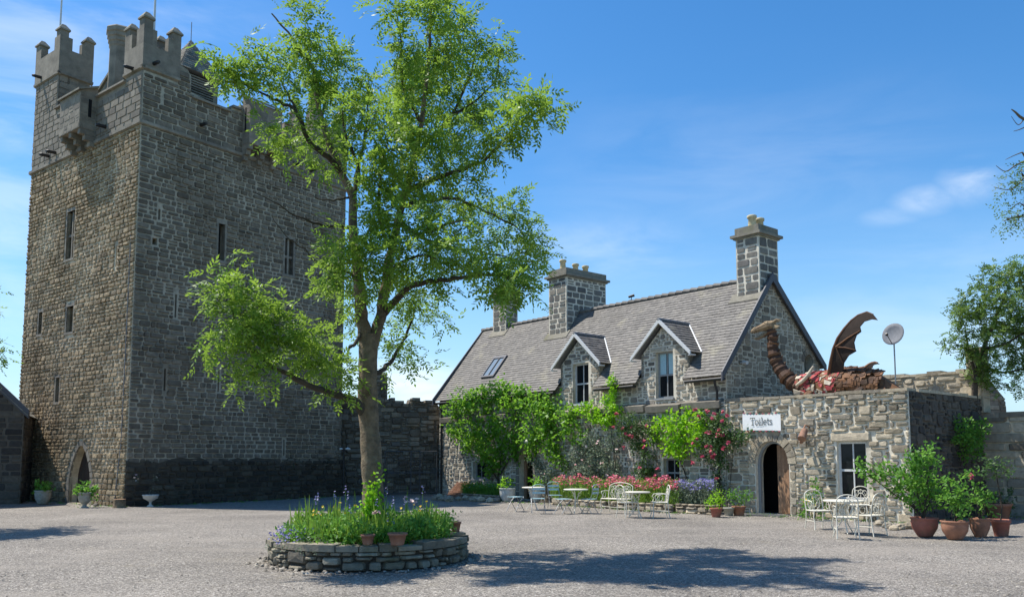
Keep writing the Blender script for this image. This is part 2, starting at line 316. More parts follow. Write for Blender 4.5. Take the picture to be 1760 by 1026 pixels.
# ------------------------------------------------------------------ masonry
def inpoly(poly, a, b):
    r = False; k = len(poly); j = k-1
    for i in range(k):
        ai, bi = poly[i]; aj, bj = poly[j]
        if (bi > b) != (bj > b) and a < (aj-ai)*(b-bi)/(bj-bi)+ai: r = not r
        j = i
    return r
def spans(poly, b):
    xs = []; k = len(poly)
    for i in range(k):
        a0, b0 = poly[i]; a1, b1 = poly[(i+1) % k]
        if (b0 > b) != (b1 > b): xs.append(a0+(a1-a0)*(b-b0)/(b1-b0))
    xs.sort(); return [(xs[i], xs[i+1]) for i in range(0, len(xs)-1, 2)]
def stone(m, F, a0, a1, b0, b1, g, relief, mi, jit=.25, tint=None):
    a0 += g*rng.uniform(.3, .7); a1 -= g*rng.uniform(.3, .7); b0 += g*rng.uniform(.3, .7); b1 -= g*rng.uniform(.3, .7)
    w = a1-a0; h = b1-b0
    if w < .025 or h < .02: return
    c = [min(w, h)*rng.uniform(.06, jit) for _ in range(8)]
    o = [(a0+c[0], b0), (a1-c[1], b0), (a1, b0+c[2]), (a1, b1-c[3]), (a1-c[4], b1), (a0+c[5], b1), (a0, b1-c[6]), (a0, b0+c[7])]
    q = min(w, h)*.035; o = [(x+rng.uniform(-q, q), y+rng.uniform(-q, q)) for x, y in o]
    ca, cb = (a0+a1)/2, (b0+b1)/2; r = relief*rng.uniform(.45, 1.1); ta = rng.uniform(-.4, .4)*relief; tb = rng.uniform(-.4, .4)*relief
    k = 1-min(.35, .016/min(w, h)*2)
    V = [F(x, y, -.035) for x, y in o]+[F(ca+(x-ca)*k, cb+(y-cb)*k, r+ta*(x-ca)/w+tb*(y-cb)/h+rng.uniform(-.1, .1)*relief) for x, y in o]+[F(ca+rng.uniform(-.1, .1)*w, cb, r*1.15)]
    m.add(V, [(i, (i+1) % 8, 8+(i+1) % 8, 8+i) for i in range(8)]+[(8+i, 8+(i+1) % 8, 16) for i in range(8)], mi, tint)
def coursed(m, F, outer, holes, hr=(.16, .32), wr=(.22, .7), g=.024, relief=.022, mi=0, jit=.22):
    zb = min(b for a, b in outer); zt = max(b for a, b in outer); z = zb
    while z < zt-.02:
        h = min(rng.uniform(*hr), zt-z)
        if zt-z-h < .1: h = zt-z
        e = .012; sp = None
        for zz in (z+e, z+h/2, z+h-e):
            s = spans(outer, zz)
            sp = s if sp is None else [(max(p[0], q[0]), min(p[1], q[1])) for p in sp for q in s if min(p[1], q[1])-max(p[0], q[0]) > .05]
        for H_ in holes:
            for zz in (z+e, z+h/2, z+h-e):
                for (x0, x1) in spans(H_, zz):
                    ns = []
                    for (p, q) in sp:
                        if x1 <= p or x0 >= q: ns.append((p, q)); continue
                        if x0-p > .05: ns.append((p, x0))
                        if q-x1 > .05: ns.append((x1, q))
                    sp = ns
        for (p, q) in sp:
            x = p
            while x < q-.01:
                w = rng.uniform(*wr)*(.7+.6*h/hr[1])
                if q-x-w < wr[0]*.6: w = q-x
                if h > .2 and w < .5 and rng.random() < .22:
                    stone(m, F, x, x+w, z, z+h*.5, g, relief, mi, jit); stone(m, F, x, x+w, z+h*.5, z+h, g, relief, mi, jit)
                else: stone(m, F, x, x+w, z, z+h, g, relief, mi, jit)
                x += w
        z += h
SZ = [(1, 1)]*3+[(2, 1)]*7+[(3, 1)]*5+[(2, 2)]*5+[(3, 2)]*6+[(4, 2)]*4+[(1, 2)]*2+[(5, 2)]*1+[(4, 1)]*3+[(3, 3)]*1+[(4, 3)]*1
def wavy(F, amp):
    # uneven wall plane: bulges of a few centimetres
    ph = rng.uniform(0, 9)
    return lambda a, b, c=0: F(a, b, c+amp*(1+.5*math.sin(a*1.3+b*.7+ph)+.3*math.sin(a*.6-b*1.9+ph*2)+.2*math.sin(a*4.1+b*3.3)) if c > -.02 or c == -.035 else c)
def rubble(m, F, outer, holes, cell=(.12, .085), g=.03, relief=.035, mi=0, jit=.36):
    a_ = [a for a, b in outer]; b_ = [b for a, b in outer]; A0, B0 = min(a_), min(b_)
    nx = max(1, int(round((max(a_)-A0)/cell[0]))); ny = max(1, int(round((max(b_)-B0)/cell[1]))); cw = (max(a_)-A0)/nx; ch = (max(b_)-B0)/ny
    ok = [[inpoly(outer, A0+(i+.5)*cw, B0+(j+.5)*ch) and not any(inpoly(h, A0+(i+.5)*cw, B0+(j+.5)*ch) for h in holes) for i in range(nx)] for j in range(ny)]
    wob = [[(rng.uniform(-.2, .2)*cw, rng.uniform(-.24, .24)*ch) for i in range(nx+1)] for j in range(ny+1)]
    for j in range(ny):
        for i in range(nx):
            if not ok[j][i]: continue
            cand = rng.sample(SZ, 6)+[(1, 1)]
            for (w, h) in cand:
                if i+w <= nx and j+h <= ny and all(ok[j+y][i+x] for x in range(w) for y in range(h)): break
            for x in range(w):
                for y in range(h): ok[j+y][i+x] = False
            d0 = wob[j][i]; d1 = wob[j+h][i+w]
            ed = lambda t, lo: 0 if lo else t
            stone(m, F, A0+i*cw+ed(d0[0], i == 0), A0+(i+w)*cw+ed(d1[0], i+w == nx), B0+j*ch+ed(d0[1], j == 0), B0+(j+h)*ch+ed(d1[1], j+h == ny), g, relief, mi, jit)
def wallface(m, F, outer, holes, mi=1, depth=.3, mir=None):
    loops = [[Vector((a, b, 0)) for a, b in outer]]+[[Vector((a, b, 0)) for a, b in h] for h in holes]
    flat = [p for l in loops for p in l]; tr = tessellate_polygon(loops)
    m.add([F(p.x, p.y, 0) for p in flat], [tuple(t) for t in tr], mi, (.5, .5, .5))
    for h in holes:
        k = len(h); m.add([F(a, b, 0) for a, b in h]+[F(a, b, -depth) for a, b in h], [(i, (i+1) % k, k+(i+1) % k, k+i) for i in range(k)], mi if mir is None else mir, (.4, .5, .5))
def rect(a0, a1, b0, b1): return [(a0, b0), (a1, b0), (a1, b1), (a0, b1)]
def grow(h, g):
    ca = sum(a for a, b in h)/len(h); cb = sum(b for a, b in h)/len(h); wa = max(a for a, b in h)-min(a for a, b in h); wb = max(b for a, b in h)-min(b for a, b in h)
    return [(ca+(a-ca)*(1+2*g/wa), cb+(b-cb)*(1+2*g/wb)) for a, b in h]
def arch(a0, a1, b0, bs, bt, pointed=False, k=8):
    c = (a0+a1)/2; w = (a1-a0)/2; P = [(a0, b0), (a1, b0)]
    for i in range(k+1):
        t = i/k*math.pi
        if pointed:
            x = math.cos(t); y = (1-abs(x)**1.7)**.8
        else: x = math.cos(t); y = math.sin(t)
        P.append((c+w*x, bs+(bt-bs)*y))
    return P
def closed_wall(m, F, outer, thick, mi):
    m.prism(outer, F, -.02, -thick, mi, (.5, .5, .5))
def archring(m, F, a0, a1, bs, bt, w, mi, pointed=False, k=9, relief=.03):
    c = (a0+a1)/2; hw = (a1-a0)/2; pts = []
    for i in range(k+1):
        t = i/k*math.pi; x = math.cos(t); y = (1-abs(x)**1.7)**.8 if pointed else math.sin(t)
        p = (c+hw*x, bs+(bt-bs)*y); q = (c+(hw+w)*x, bs+(bt-bs+w)*y); pts.append((p, q))
    for i in range(k):
        (p0, q0), (p1, q1) = pts[i], pts[i+1]; e = .06
        L_ = lambda s, t, f: (s[0]+(t[0]-s[0])*f, s[1]+(t[1]-s[1])*f)
        a, b, c_, d = L_(p0, p1, e), L_(q0, q1, e), L_(q0, q1, 1-e), L_(p0, p1, 1-e)
        r = relief*rng.uniform(.7, 1.2); V = [F(*x, -.05) for x in (a, b, c_, d)]+[F(*x, r) for x in (a, b, c_, d)]
        m.add(V, [(4, 5, 6, 7), (0, 1, 5, 4), (1, 2, 6, 5), (2, 3, 7, 6), (3, 0, 4, 7)], mi)

# ------------------------------------------------------------------ foliage
def unit(a): return a/np.maximum(np.linalg.norm(a, axis=1, keepdims=True), 1e-9)
def leafquads(P, Dr, Nn, ln, wd, fold=.25):
    # P,D,N (n,3); returns verts, faces: kite leaves
    n_ = len(P); Sd = unit(np.cross(Dr, Nn)); Nn = np.cross(Sd, Dr)
    ln = np.broadcast_to(ln, (n_,))[:, None]; wd = np.broadcast_to(wd, (n_,))[:, None]
    mid = P+Dr*ln*.45+Nn*wd*fold
    V = np.stack([P, mid+Sd*wd*.5-Nn*wd*fold, P+Dr*ln, mid-Sd*wd*.5-Nn*wd*fold], 1).reshape(-1, 3)
    return V, np.arange(n_*4).reshape(-1, 4)
def compound(centres, outward, per, rach, nl, ll, lw, droop=.25, spread=.12):
    N = len(centres); C = np.repeat(centres, per, 0)+NR.normal(0, spread, (N*per, 3)); O = np.repeat(outward, per, 0)
    Dr = unit(O*.6+NR.normal(0, 1, (N*per, 3))*np.array([1, 1, .6])+np.array([0, 0, -droop+.1]))
    Up = unit(np.array([0, 0, 1.0])+NR.normal(0, .45, (N*per, 3))); Sd = unit(np.cross(Dr, Up)); Up = np.cross(Sd, Dr)
    base = NR.random(N*per)
    Ps, Ds, Ns, T = [], [], [], []
    for j in range(nl):
        t = (j//2+.6)/(nl/2+.3); side = 1 if j % 2 else -1
        if j == nl-1: side = 0
        Ps.append(C+Dr*rach*t-Up*rach*droop*t*t); Ds.append(unit(Dr*(.75 if side else 1)+Sd*side*.8-Up*.15+NR.normal(0, .12, Dr.shape))); Ns.append(unit(Up+NR.normal(0, .3, Up.shape))); T.append(base)
    P = np.concatenate(Ps); D_ = np.concatenate(Ds); Nn = np.concatenate(Ns); tb = np.concatenate(T)
    V, Fq = leafquads(P, D_, Nn, ll*NR.uniform(.75, 1.2, len(P)), lw*NR.uniform(.8, 1.2, len(P)))
    t = np.clip(tb*.75+NR.random(len(P))*.25, 0, 1); return V, Fq, np.stack([t, NR.random(len(P)), NR.random(len(P))], 1)
def blobpts(blobs, dens):
    # blobs: (centre, (rx,ry,rz)); returns points and outward dirs, clumpy
    P, O = [], []
    for c, r in blobs:
        r = np.array(r); k = max(5, int(dens*4*r[0]*r[2]*min(1.4, .6+r[1])))
        d = unit(NR.normal(0, 1, (k, 3))); rr = NR.random((k, 1))**.42
        P.append(np.array(c)+d*rr*r); O.append(d)
    return np.concatenate(P), np.concatenate(O)
def scatter(blobs, dens, ll, lw, clump=.05, per=6, upw=.6):
    P, O = blobpts(blobs, dens); k = len(P)
    C = np.repeat(P, per, 0)+NR.normal(0, clump, (k*per, 3)); O = np.repeat(O, per, 0)
    Dr = unit(O*.5+NR.normal(0, .8, C.shape)); Up = unit(O*.6+np.array([0, 0, upw])+NR.normal(0, .5, C.shape))
    V, Fq = leafquads(C, Dr, Up, ll*NR.uniform(.6, 1.25, len(C)), lw*NR.uniform(.7, 1.2, len(C)))
    t = np.repeat(NR.random(k), per)*.7+NR.random(len(C))*.3
    return V, Fq, np.stack([t, NR.random(len(C)), NR.random(len(C))], 1)
def flowers(P, size, petals=5, up=(0, -.5, .8)):
    k = len(P); U = unit(np.array(up)+NR.normal(0, .5, (k, 3))); A = unit(np.cross(U, NR.normal(0, 1, (k, 3)))); B = np.cross(U, A)
    C, D_, N_ = [], [], []
    for j in range(petals):
        a = 2*math.pi*j/petals+.3; d = A*math.cos(a)+B*math.sin(a)
        C.append(P); D_.append(unit(d+U*.35)); N_.append(U)
    C = np.concatenate(C); V, Fq = leafquads(C, np.concatenate(D_), np.concatenate(N_), size*NR.uniform(.7, 1.2, len(C)), size*.9, .1)
    return V, Fq, np.stack([np.tile(NR.random(k), petals), NR.random(len(C)), NR.random(len(C))], 1)
def join(sets):
    V, Fq, T, MI, o = [], [], [], [], 0
    for i, s in enumerate(sets):
        if s is None: continue
        V.append(s[0]); Fq.append(s[1]+o); T.append(s[2]); MI.append(np.full(len(s[1]), i)); o += len(s[0])
    return np.concatenate(V), np.concatenate(Fq), np.concatenate(T), np.concatenate(MI)
def fol(name, sets, mats, parent=None):
    V, Fq, T, MI = join(sets); return npmesh(name, V, Fq, T, mats, parent, MI)
def blades(P, h, w, lean=.25):
    k = len(P); Dr = unit(np.array([0, 0, 1.0])+NR.normal(0, lean, (k, 3))*np.array([1, 1, .3])); Up = unit(NR.normal(0, 1, (k, 3))*np.array([1, 1, .1]))
    V, Fq = leafquads(P, Dr, Up, h*NR.uniform(.5, 1.2, k), w*NR.uniform(.7, 1.2, k), .1); return V, Fq, NR.random((k, 3))

# ------------------------------------------------------------------ ground
def gravel():
    m, n, L, b, o = newmat('gravel'); tc = n('ShaderNodeTexCoord'); v = tc.outputs['Object']
    vo = n('ShaderNodeTexVoronoi'); vo.inputs['Scale'].default_value = 55; L(v, vo.inputs['Vector'])
    sp = n('ShaderNodeSeparateColor'); L(vo.outputs['Color'], sp.inputs[0])
    r = ramp(n, [(0, srgb(86, 81, 74)), (.35, srgb(122, 115, 106)), (.7, srgb(143, 135, 125)), (1, srgb(194, 186, 173))]); L(sp.outputs[0], r.inputs[0])
    c = r.outputs[0]
    q = n('ShaderNodeMapRange'); L(noise(n, L, v, .35, 8, .62), q.inputs[0]); q.inputs[1].default_value = .3; q.inputs[2].default_value = .72; q.inputs[3].default_value = .7; q.inputs[4].default_value = 1.16
    s = n('ShaderNodeVectorMath', operation='SCALE'); L(c, s.inputs[0]); L(q.outputs[0], s.inputs['Scale']); c = s.outputs[0]
    q = n('ShaderNodeMapRange'); L(noise(n, L, v, 9, 5, .7), q.inputs[0]); q.inputs[1].default_value = .3; q.inputs[2].default_value = .7; q.inputs[3].default_value = .86; q.inputs[4].default_value = 1.12
    s = n('ShaderNodeVectorMath', operation='SCALE'); L(c, s.inputs[0]); L(q.outputs[0], s.inputs['Scale']); c = s.outputs[0]
    q = n('ShaderNodeMapRange', interpolation_type='SMOOTHSTEP'); L(noise(n, L, v, 1.1, 7, .7), q.inputs[0]); q.inputs[1].default_value = .56; q.inputs[2].default_value = .74; q.inputs[4].default_value = .45
    c = mixc(n, L, q.outputs[0], c, srgb(132, 122, 102))
    mp = n('ShaderNodeMapping'); mp.inputs['Scale'].default_value = (.16, .9, 1); mp.inputs['Rotation'].default_value = (0, 0, .35); L(v, mp.inputs[0])
    q = n('ShaderNodeMapRange', interpolation_type='SMOOTHSTEP'); L(noise(n, L, mp.outputs[0], 1.0, 6, .6), q.inputs[0]); q.inputs[1].default_value = .5; q.inputs[2].default_value = .68; q.inputs[4].default_value = .4
    c = mixc(n, L, q.outputs[0], c, srgb(152, 143, 131))
    L(c, b.inputs['Base Color']); b.inputs['Roughness'].default_value = .95
    bp = n('ShaderNodeBump'); bp.inputs['Strength'].default_value = .8; bp.inputs['Distance'].default_value = .02; L(vo.outputs['Distance'], bp.inputs['Height'])
    bp2 = n('ShaderNodeBump'); bp2.inputs['Strength'].default_value = .5; bp2.inputs['Distance'].default_value = .06; L(noise(n, L, v, 2.5, 5), bp2.inputs['Height']); L(bp.outputs[0], bp2.inputs['Normal']); L(bp2.outputs[0], b.inputs['Normal'])
    return m
M['gravel'] = gravel()
M['field'] = stonemat('field_grass', [srgb(74, 96, 44), srgb(90, 110, 54)], nscale=3)
m = MB(); m.add([(-2500, -300, -.05), (2500, -300, -.05), (2500, 3500, -.05), (-2500, 3500, -.05)], [(0, 1, 2, 3)])
tag(m.build('ground', M['field']), kind='structure')
gx = np.linspace(-60, 60, 121); gy = np.linspace(-10, 62, 73)
X, Y = np.meshgrid(gx, gy); Zg = .012*np.sin(X*1.3+Y*.7)+.014*np.sin(X*.5-Y*1.1+1)+NR.normal(0, .004, X.shape)
Vg = np.stack([X, Y, Zg], -1).reshape(-1, 3); I = np.arange(len(Vg)).reshape(X.shape)
Fg = np.stack([I[:-1, :-1], I[:-1, 1:], I[1:, 1:], I[1:, :-1]], -1).reshape(-1, 4)
go = npmesh('gravel_yard', Vg, Fg, np.full((len(Fg), 3), .5), M['gravel']); tag(go, kind='structure')

# ------------------------------------------------------------------ castle tower
TC = Vector((-13.22, 28.47, 0)); TA = math.radians(90-37.6)
def tw(x, y, z=0): return TC+Matrix.Rotation(TA, 3, 'Z') @ Vector((x, y, z))
tower = thing('castle_tower', 'tall grey stone medieval tower house with battlements at the left', 'tower', TC, TA)
TW, TD, TS = 9.5, 8.85, 13.62
FL = frame((0, 0, 0), (0, 1, 0), (-1, 0, 0)); FR = frame((0, 0, 0), (1, 0, 0), (0, -1, 0))
holesL = {'w1': rect(4.7, 5.35, 9.35, 11.25), 'w2': rect(4.45, 5.0, 6.45, 7.45), 'w3': rect(7.1, 7.42, 6.6, 7.5), 'w4': rect(5.3, 5.62, 3.8, 4.75), 'sl': rect(1.3, 1.38, 8.5, 9.3)}
doorL = arch(2.5, 4.1, .02, .95, 2.15, True, 12)
holesR = {'w1': rect(3.22, 3.5, 9.2, 10.62), 'w2': rect(6.3, 6.72, 9.2, 10.7), 's1': rect(.78, .86, 10.2, 10.6), 's2': rect(1.55, 1.62, 6.75, 7.6), 's3': rect(1.24, 1.31, 4.05, 4.85), 's4': rect(3.4, 3.47, 4.15, 5.05), 's5': rect(6.47, 6.54, 1.75, 2.4), 'hole': rect(.6, .78, 9.25, 9.5)}
m = MB(); hl = list(holesL.values())+[doorL]
wallface(m, FL, rect(0, TD, 0, TS), hl, 1, .45); coursed(m, wavy(FL, .022), rect(0, TD, 0, TS), [grow(h, .06) for h in hl[:-1]]+[grow(doorL, .22)], relief=.035, hr=(.11, .22), wr=(.14, .42), g=.03, jit=.34)
archring(m, FL, 2.5, 4.1, .95, 2.15, .2, 2, True, 9); 
for (a, b) in ((2.28, 2.5), (4.1, 4.32)):
    for k in range(4): m.box(a, b, k*.235+.01, k*.235+.225, -.1, .035, 2, None, FL)
m.build('lit_wall', [M['tower'], M['tower_mortar'], M['dressed']], tower)
m = MB(); hr_ = list(holesR.values())
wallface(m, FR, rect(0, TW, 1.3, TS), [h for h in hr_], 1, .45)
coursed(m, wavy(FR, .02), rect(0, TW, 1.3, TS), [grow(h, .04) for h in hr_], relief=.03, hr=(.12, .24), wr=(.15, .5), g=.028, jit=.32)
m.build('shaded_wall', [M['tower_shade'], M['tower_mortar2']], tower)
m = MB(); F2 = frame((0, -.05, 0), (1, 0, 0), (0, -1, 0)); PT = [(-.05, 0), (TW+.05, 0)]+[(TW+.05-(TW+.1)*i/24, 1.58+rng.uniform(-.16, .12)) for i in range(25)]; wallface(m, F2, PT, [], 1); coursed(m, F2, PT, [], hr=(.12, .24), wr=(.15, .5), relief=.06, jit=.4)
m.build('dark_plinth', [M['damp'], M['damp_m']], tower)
m = MB(); m.box(.45, TW-.02, .45, TD-.02, 0, TS-.05, 0); m.box(TW-.3, TW, 0, TD, 0, TS, 0); m.box(0, TW-.3, TD-.3, TD, 0, TS, 0); m.build('core', M['tower_mortar2'], tower)
# window surrounds
def slit_surround(F, h, w=.1, name='window', mull=False, pane=True):
    a0, b0 = h[0]; a1, b1 = h[2]; q = MB()
    q.box(a0-w, a1+w, b1, b1+w*1.4, -.2, .025, 0, None, F); q.box(a0-w, a1+w, b0-w, b0, -.2, .04, 0, None, F)
    q.box(a0-w, a0, b0, b1, -.2, .02, 0, None, F); q.box(a1, a1+w, b0, b1, -.2, .02, 0, None, F)
    if mull: c = (a0+a1)/2; q.box(c-.04, c+.04, b0, b1, -.18, -.06, 0, None, F); q.box(a0, a1, (b0+b1)/2-.05, (b0+b1)/2+.05, -.17, -.07, 0, None, F)
    o = q.build(name, M['dressed'], tower)
    q = MB(); q.box(a0, a1, b0, b1, -.34, -.32, 0, None, F); q.build('pane', M['glass'], o)
for k in ('w1', 'w2', 'w3', 'w4'): slit_surround(FL, holesL[k], .09, mull=k == 'w1')
slit_surround(FR, holesR['w1'], .12); slit_surround(FR, holesR['w2'], .12, mull=True)
for k in ('s1', 's2', 's3', 's4', 's5', 'hole'): m = MB(); h = holesR[k]; m.box(h[0][0], h[1][0], h[0][1], h[2][1], -.44, -.4, 0, None, FR); m.build('arrow_slit', M['dark'], tower)
m = MB(); h = holesL['sl']; m.box(h[0][0], h[1][0], h[0][1], h[2][1], -.44, -.4, 0, None, FL); m.build('arrow_slit', M['dark'], tower)
m = MB()
for i in range(6): m.box(2.5+i*.267, 2.5+(i+1)*.267-.012, .02, 2.1-.1*abs(i-2.5), -.34, -.29, 0, None, FL)
dr = m.build('door', M['darktimber'], tower)
m = MB(); m.tube([FL(2.75, 1.0, -.27), FL(2.75, 1.15, -.27)], .02); m.build('handle', M['black'], dr)
# string course
def mould(m, F, a0, a1, z, h=.16, p=.1, mi=0):
    k = int((a1-a0)/1.1)+1
    for i in range(k):
        x0 = a0+(a1-a0)*i/k; x1 = a0+(a1-a0)*(i+1)/k-.008
        V = [F(x, zz, c) for x in (x0, x1) for (zz, c) in ((z-h, -.02), (z-h+.05, p), (z, p), (z+.03, -.02))]
        m.add(V, [(0, 1, 2, 3), (4, 7, 6, 5), (0, 4, 5, 1), (1, 5, 6, 2), (2, 6, 7, 3), (3, 7, 4, 0)], mi)
m = MB(); mould(m, FL, -.08, TD+.1, TS+.02); mould(m, FR, -.08, TW+.08, TS+.02); m.build('string_course', M['dressed'], tower)
# parapets
PL = [(0, TS), (TD, TS), (TD, 17.3), (6.75, 17.3), (6.75, 15.8), (6.32, 15.8), (6.32, 15.45), (5.85, 15.45), (5.85, 15.1), (5.4, 15.1), (5.4, 14.8), (5.0, 14.8), (5.0, 15.35), (1.2, 15.35), (1.2, 15.5), (0, 15.5)]
FPL = frame((-.04, 0, 0), (0, 1, 0), (-1, 0, 0)); FPR = frame((0, -.04, 0), (1, 0, 0), (0, -1, 0))
m = MB(); closed_wall(m, FPL, PL, .45, 1); hs = [rect(1.2, 1.3, 13.9, 15.2), rect(7.6, 7.68, 14.2, 15.4)]
coursed(m, FPL, PL, [], hr=(.18, .3), wr=(.25, .6), g=.012, relief=.007)
for (a0, a1, z) in ((6.25, 6.75, 15.8), (5.8, 6.32, 15.45), (5.35, 5.85, 15.1), (4.95, 5.4, 14.8), (1.15, 3.2, 15.35)): m.box(a0-.03, a1+.05, z, z+.07, -.5, .1, 2, None, FPL)
m.build('side_parapet', [M['turret'], M['turret'], M['dressed']], tower)
PR = [(0, TS), (TW, TS), (TW, 15.6), (7.5, 15.6), (7.5, 15.0), (6.9, 15.0), (6.9, 15.5), (6.1, 15.5), (6.1, 15.0), (5.7, 15.0), (5.6, 15.6), (4.0, 15.6), (4.0, 15.35), (3.6, 15.35), (3.6, 15.1), (1.85, 15.35), (1.85, 15.95), (1.7, 16.15), (1.3, 16.25), (1.3, 15.5), (0, 15.5)]
m = MB(); closed_wall(m, FPR, PR, .45, 1); coursed(m, FPR, PR, [rect(.7, .78, 14.6, 15.1)], hr=(.14, .28), wr=(.2, .6), g=.024, relief=.02, jit=.3)
for (a0, a1, z) in ((1.9, 3.55, 15.12), (3.6, 4.0, 15.35), (6.1, 6.9, 15.5)): m.box(a0, a1, z+.0, z+.08, -.5, .1, 2, None, FPR)
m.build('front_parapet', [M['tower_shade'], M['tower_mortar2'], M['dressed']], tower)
m = MB(); m.box(TW-.5, TW, .45, TD, TS-.05, 14.9, 0); m.box(.45, TW-.5, TD-.45, TD-.05, TS-.05, 14.9, 0); m.build('rear_parapet', M['turret'], tower)
def turret(x0, x1, y0, y1, z0, zs, zn, zt, pole=False):
    m = MB(); t = .24
    m.box(x0+.06, x1-.06, y0+.06, y1-.06, z0, zs, 1)
    for F, w in ((frame((x0, y0, 0), (1, 0, 0), (0, -1, 0)), x1-x0), (frame((x0, y0, 0), (0, 1, 0), (-1, 0, 0)), y1-y0)):
        wallface(m, F, rect(0, w, z0, zs), [], 1); coursed(m, F, rect(0, w, z0, zs), [], hr=(.18, .3), wr=(.25, .6), g=.012, relief=.006)
        mould(m, F, -.1, w+.1, zs+.05, .14, .1, 2)
    o = .07
    for (a, b, c, d) in ((x0-o, x1+o, y0-o, y0+t), (x0-o, x1+o, y1-t, y1+o), (x0-o, x0+t, y0+t, y1-t), (x1-t, x1+o, y0+t, y1-t)): m.box(a, b, c, d, zs+.04, zn, 1)
    sx, sy = x1-x0, y1-y0
    for cx, dx in ((x0-o, 1), (x1+o, -1)):
        for cy, dy in ((y0-o, 1), (y1+o, -1)):
            front = (dx == 1 and dy == 1); top = zt if front else zt-.12; s = .34
            bx = lambda ax, bx_, ay, by, z_0, z_1, mi=1: m.box(min(ax, bx_), max(ax, bx_), min(ay, by), max(ay, by), z_0, z_1, mi)
            bx(cx, cx+dx*s, cy, cy+dy*s, zn, top-.28)
            bx(cx+dx*s, cx+dx*(s+.16), cy, cy+dy*t, zn, zn+(top-zn)*.5); bx(cx, cx+dx*t, cy+dy*s, cy+dy*(s+.16), zn, zn+(top-zn)*.5)
            a, b = min(cx, cx+dx*s)-.05, max(cx, cx+dx*s)+.05; c, d = min(cy, cy+dy*s)-.05, max(cy, cy+dy*s)+.05; z1 = top-.28; mx_, my_ = (a+b)/2, (c+d)/2
            V = [(a, c, z1), (b, c, z1), (b, d, z1), (a, d, z1), (a, c, z1+.06), (b, c, z1+.06), (b, d, z1+.06), (a, d, z1+.06), (mx_-.07, my_-.07, top), (mx_+.07, my_-.07, top), (mx_+.07, my_+.07, top), (mx_-.07, my_+.07, top)]
            m.add(V, [(0, 1, 2, 3), (0, 1, 5, 4), (1, 2, 6, 5), (2, 3, 7, 6), (3, 0, 4, 7), (4, 5, 9, 8), (5, 6, 10, 9), (6, 7, 11, 10), (7, 4, 8, 11), (8, 9, 10, 11)], 3)
    return m.build('corner_turret', [M['turret'], M['turret'], M['dressed'], M['capst']], tower)
turret(0, 1.3, 0, 1.2, 15.5, 15.62, 16.5, 17.72)
turret(0, 1.24, 6.75, 8.85, 15.7, 17.38, 18.45, 19.5)
turret(7.6, 9.3, -.02, 1.5, 15.0, 15.3, 16.1, 17.2)
turret(7.6, 9.3, 7.0, 8.8, 14.8, 15.3, 16.1, 17.1)
def boxmach(F, a0, a1, z0, z1, proj, lid):
    m = MB(); outer = rect(a0, a1, z0, z1); P = [(z0, 0), (z0, proj), (z1, proj), (z1+lid, 0)]
    for (b, q) in ((a0, 0), (a1, 0)): pass
    V = [F(a, z, c) for a in (a0, a1) for (z, c) in ((z0, -.02), (z0, proj), (z1, proj), (z1+lid, -.02))]
    m.add(V, [(0, 1, 2, 3), (4, 7, 6, 5), (0, 4, 5, 1), (1, 5, 6, 2)], 1)
    Ff = lambda a, b, c=0: F(a, b, c+proj); coursed(m, Ff, outer, [], hr=(.18, .28), wr=(.25, .5), g=.014, relief=.008)
    for sgn, a in ((-1, a0), (1, a1)):
        Fs = lambda q, b, c=0, a=a, sgn=sgn: F(a+sgn*c, b, q); coursed(m, Fs, [(0.02, z0), (proj, z0), (proj, z1), (0.02, z1+lid*.9)], [rect(proj*.3, proj*.5, z0+.5, z1-.25)], hr=(.18, .28), wr=(.2, .4), g=.014, relief=.008)
        m.box(proj*.3, proj*.5, z0+.5, z1-.25, .0, .004, 3, None, lambda q, b, c, a=a, sgn=sgn: F(a+sgn*c, b, q))
    V = [F(a, z, c) for a in (a0-.08, a1+.08) for (z, c) in ((z1-.02, proj+.1), (z1+.05, proj+.1), (z1+lid+.06, -.02), (z1+lid-.02, -.02))]
    m.add(V, [(0, 1, 2, 3), (4, 7, 6, 5), (0, 4, 5, 1), (1, 5, 6, 2), (2, 6, 7, 3), (0, 3, 7, 4)], 2)
    for a in (a0+.1, (a0+a1)/2, a1-.1):
        for i in range(3): m.box(a-.1, a+.1, z0-.2*(i+1), z0-.2*i-.01, -.02, proj*(1-.3*i)-.05, 1, None, F)
    m.build('box_machicolation', [M['turret'], M['turret'], M['capst'], M['dark']], tower)
boxmach(FPL, 3.3, 4.95, 14.0, 15.45, .62, .3); boxmach(FPR, 4.1, 5.6, 13.95, 15.7, .5, .3)
m = MB()
for z, w in ((13.75, .5), (13.55, .3)): m.box(3.5, 4.8, z, z+.2, 0, w, 0, None, FPL)
# attic gable and chimney
m = MB(); F3 = frame((1.15, 0, 0), (0, 1, 0), (-1, 0, 0)); P3 = [(1.6, 13.6), (6.72, 13.6), (6.72, 16.1), (4.6, 17.3), (3.6, 17.3), (1.6, 16.2)]
closed_wall(m, F3, P3, .3, 1); coursed(m, F3, P3, [], hr=(.25, .4), wr=(.4, .9), g=.02, relief=.01)
F4 = frame((1.5, 0, 0), (0, 1, 0), (-1, 0, 0)); m.prism([(6.1, 16.3), (4.4, 18.7), (2.7, 16.3)], F4, 0, -.3, 1); m.prism([(6.25, 16.3), (4.4, 18.92), (4.4, 18.72), (6.1, 16.3)], F4, .04, -.36, 0)
for (p, q) in (((6.8, 16.08), (4.6, 17.32)),): m.prism([p, q, (q[0], q[1]+.12), (p[0]+.05, p[1]+.1)], F3, .07, -.36, 2)
m.build('attic_gable', [M['turret'], M['turret'], M['capst']], tower)
m = MB()
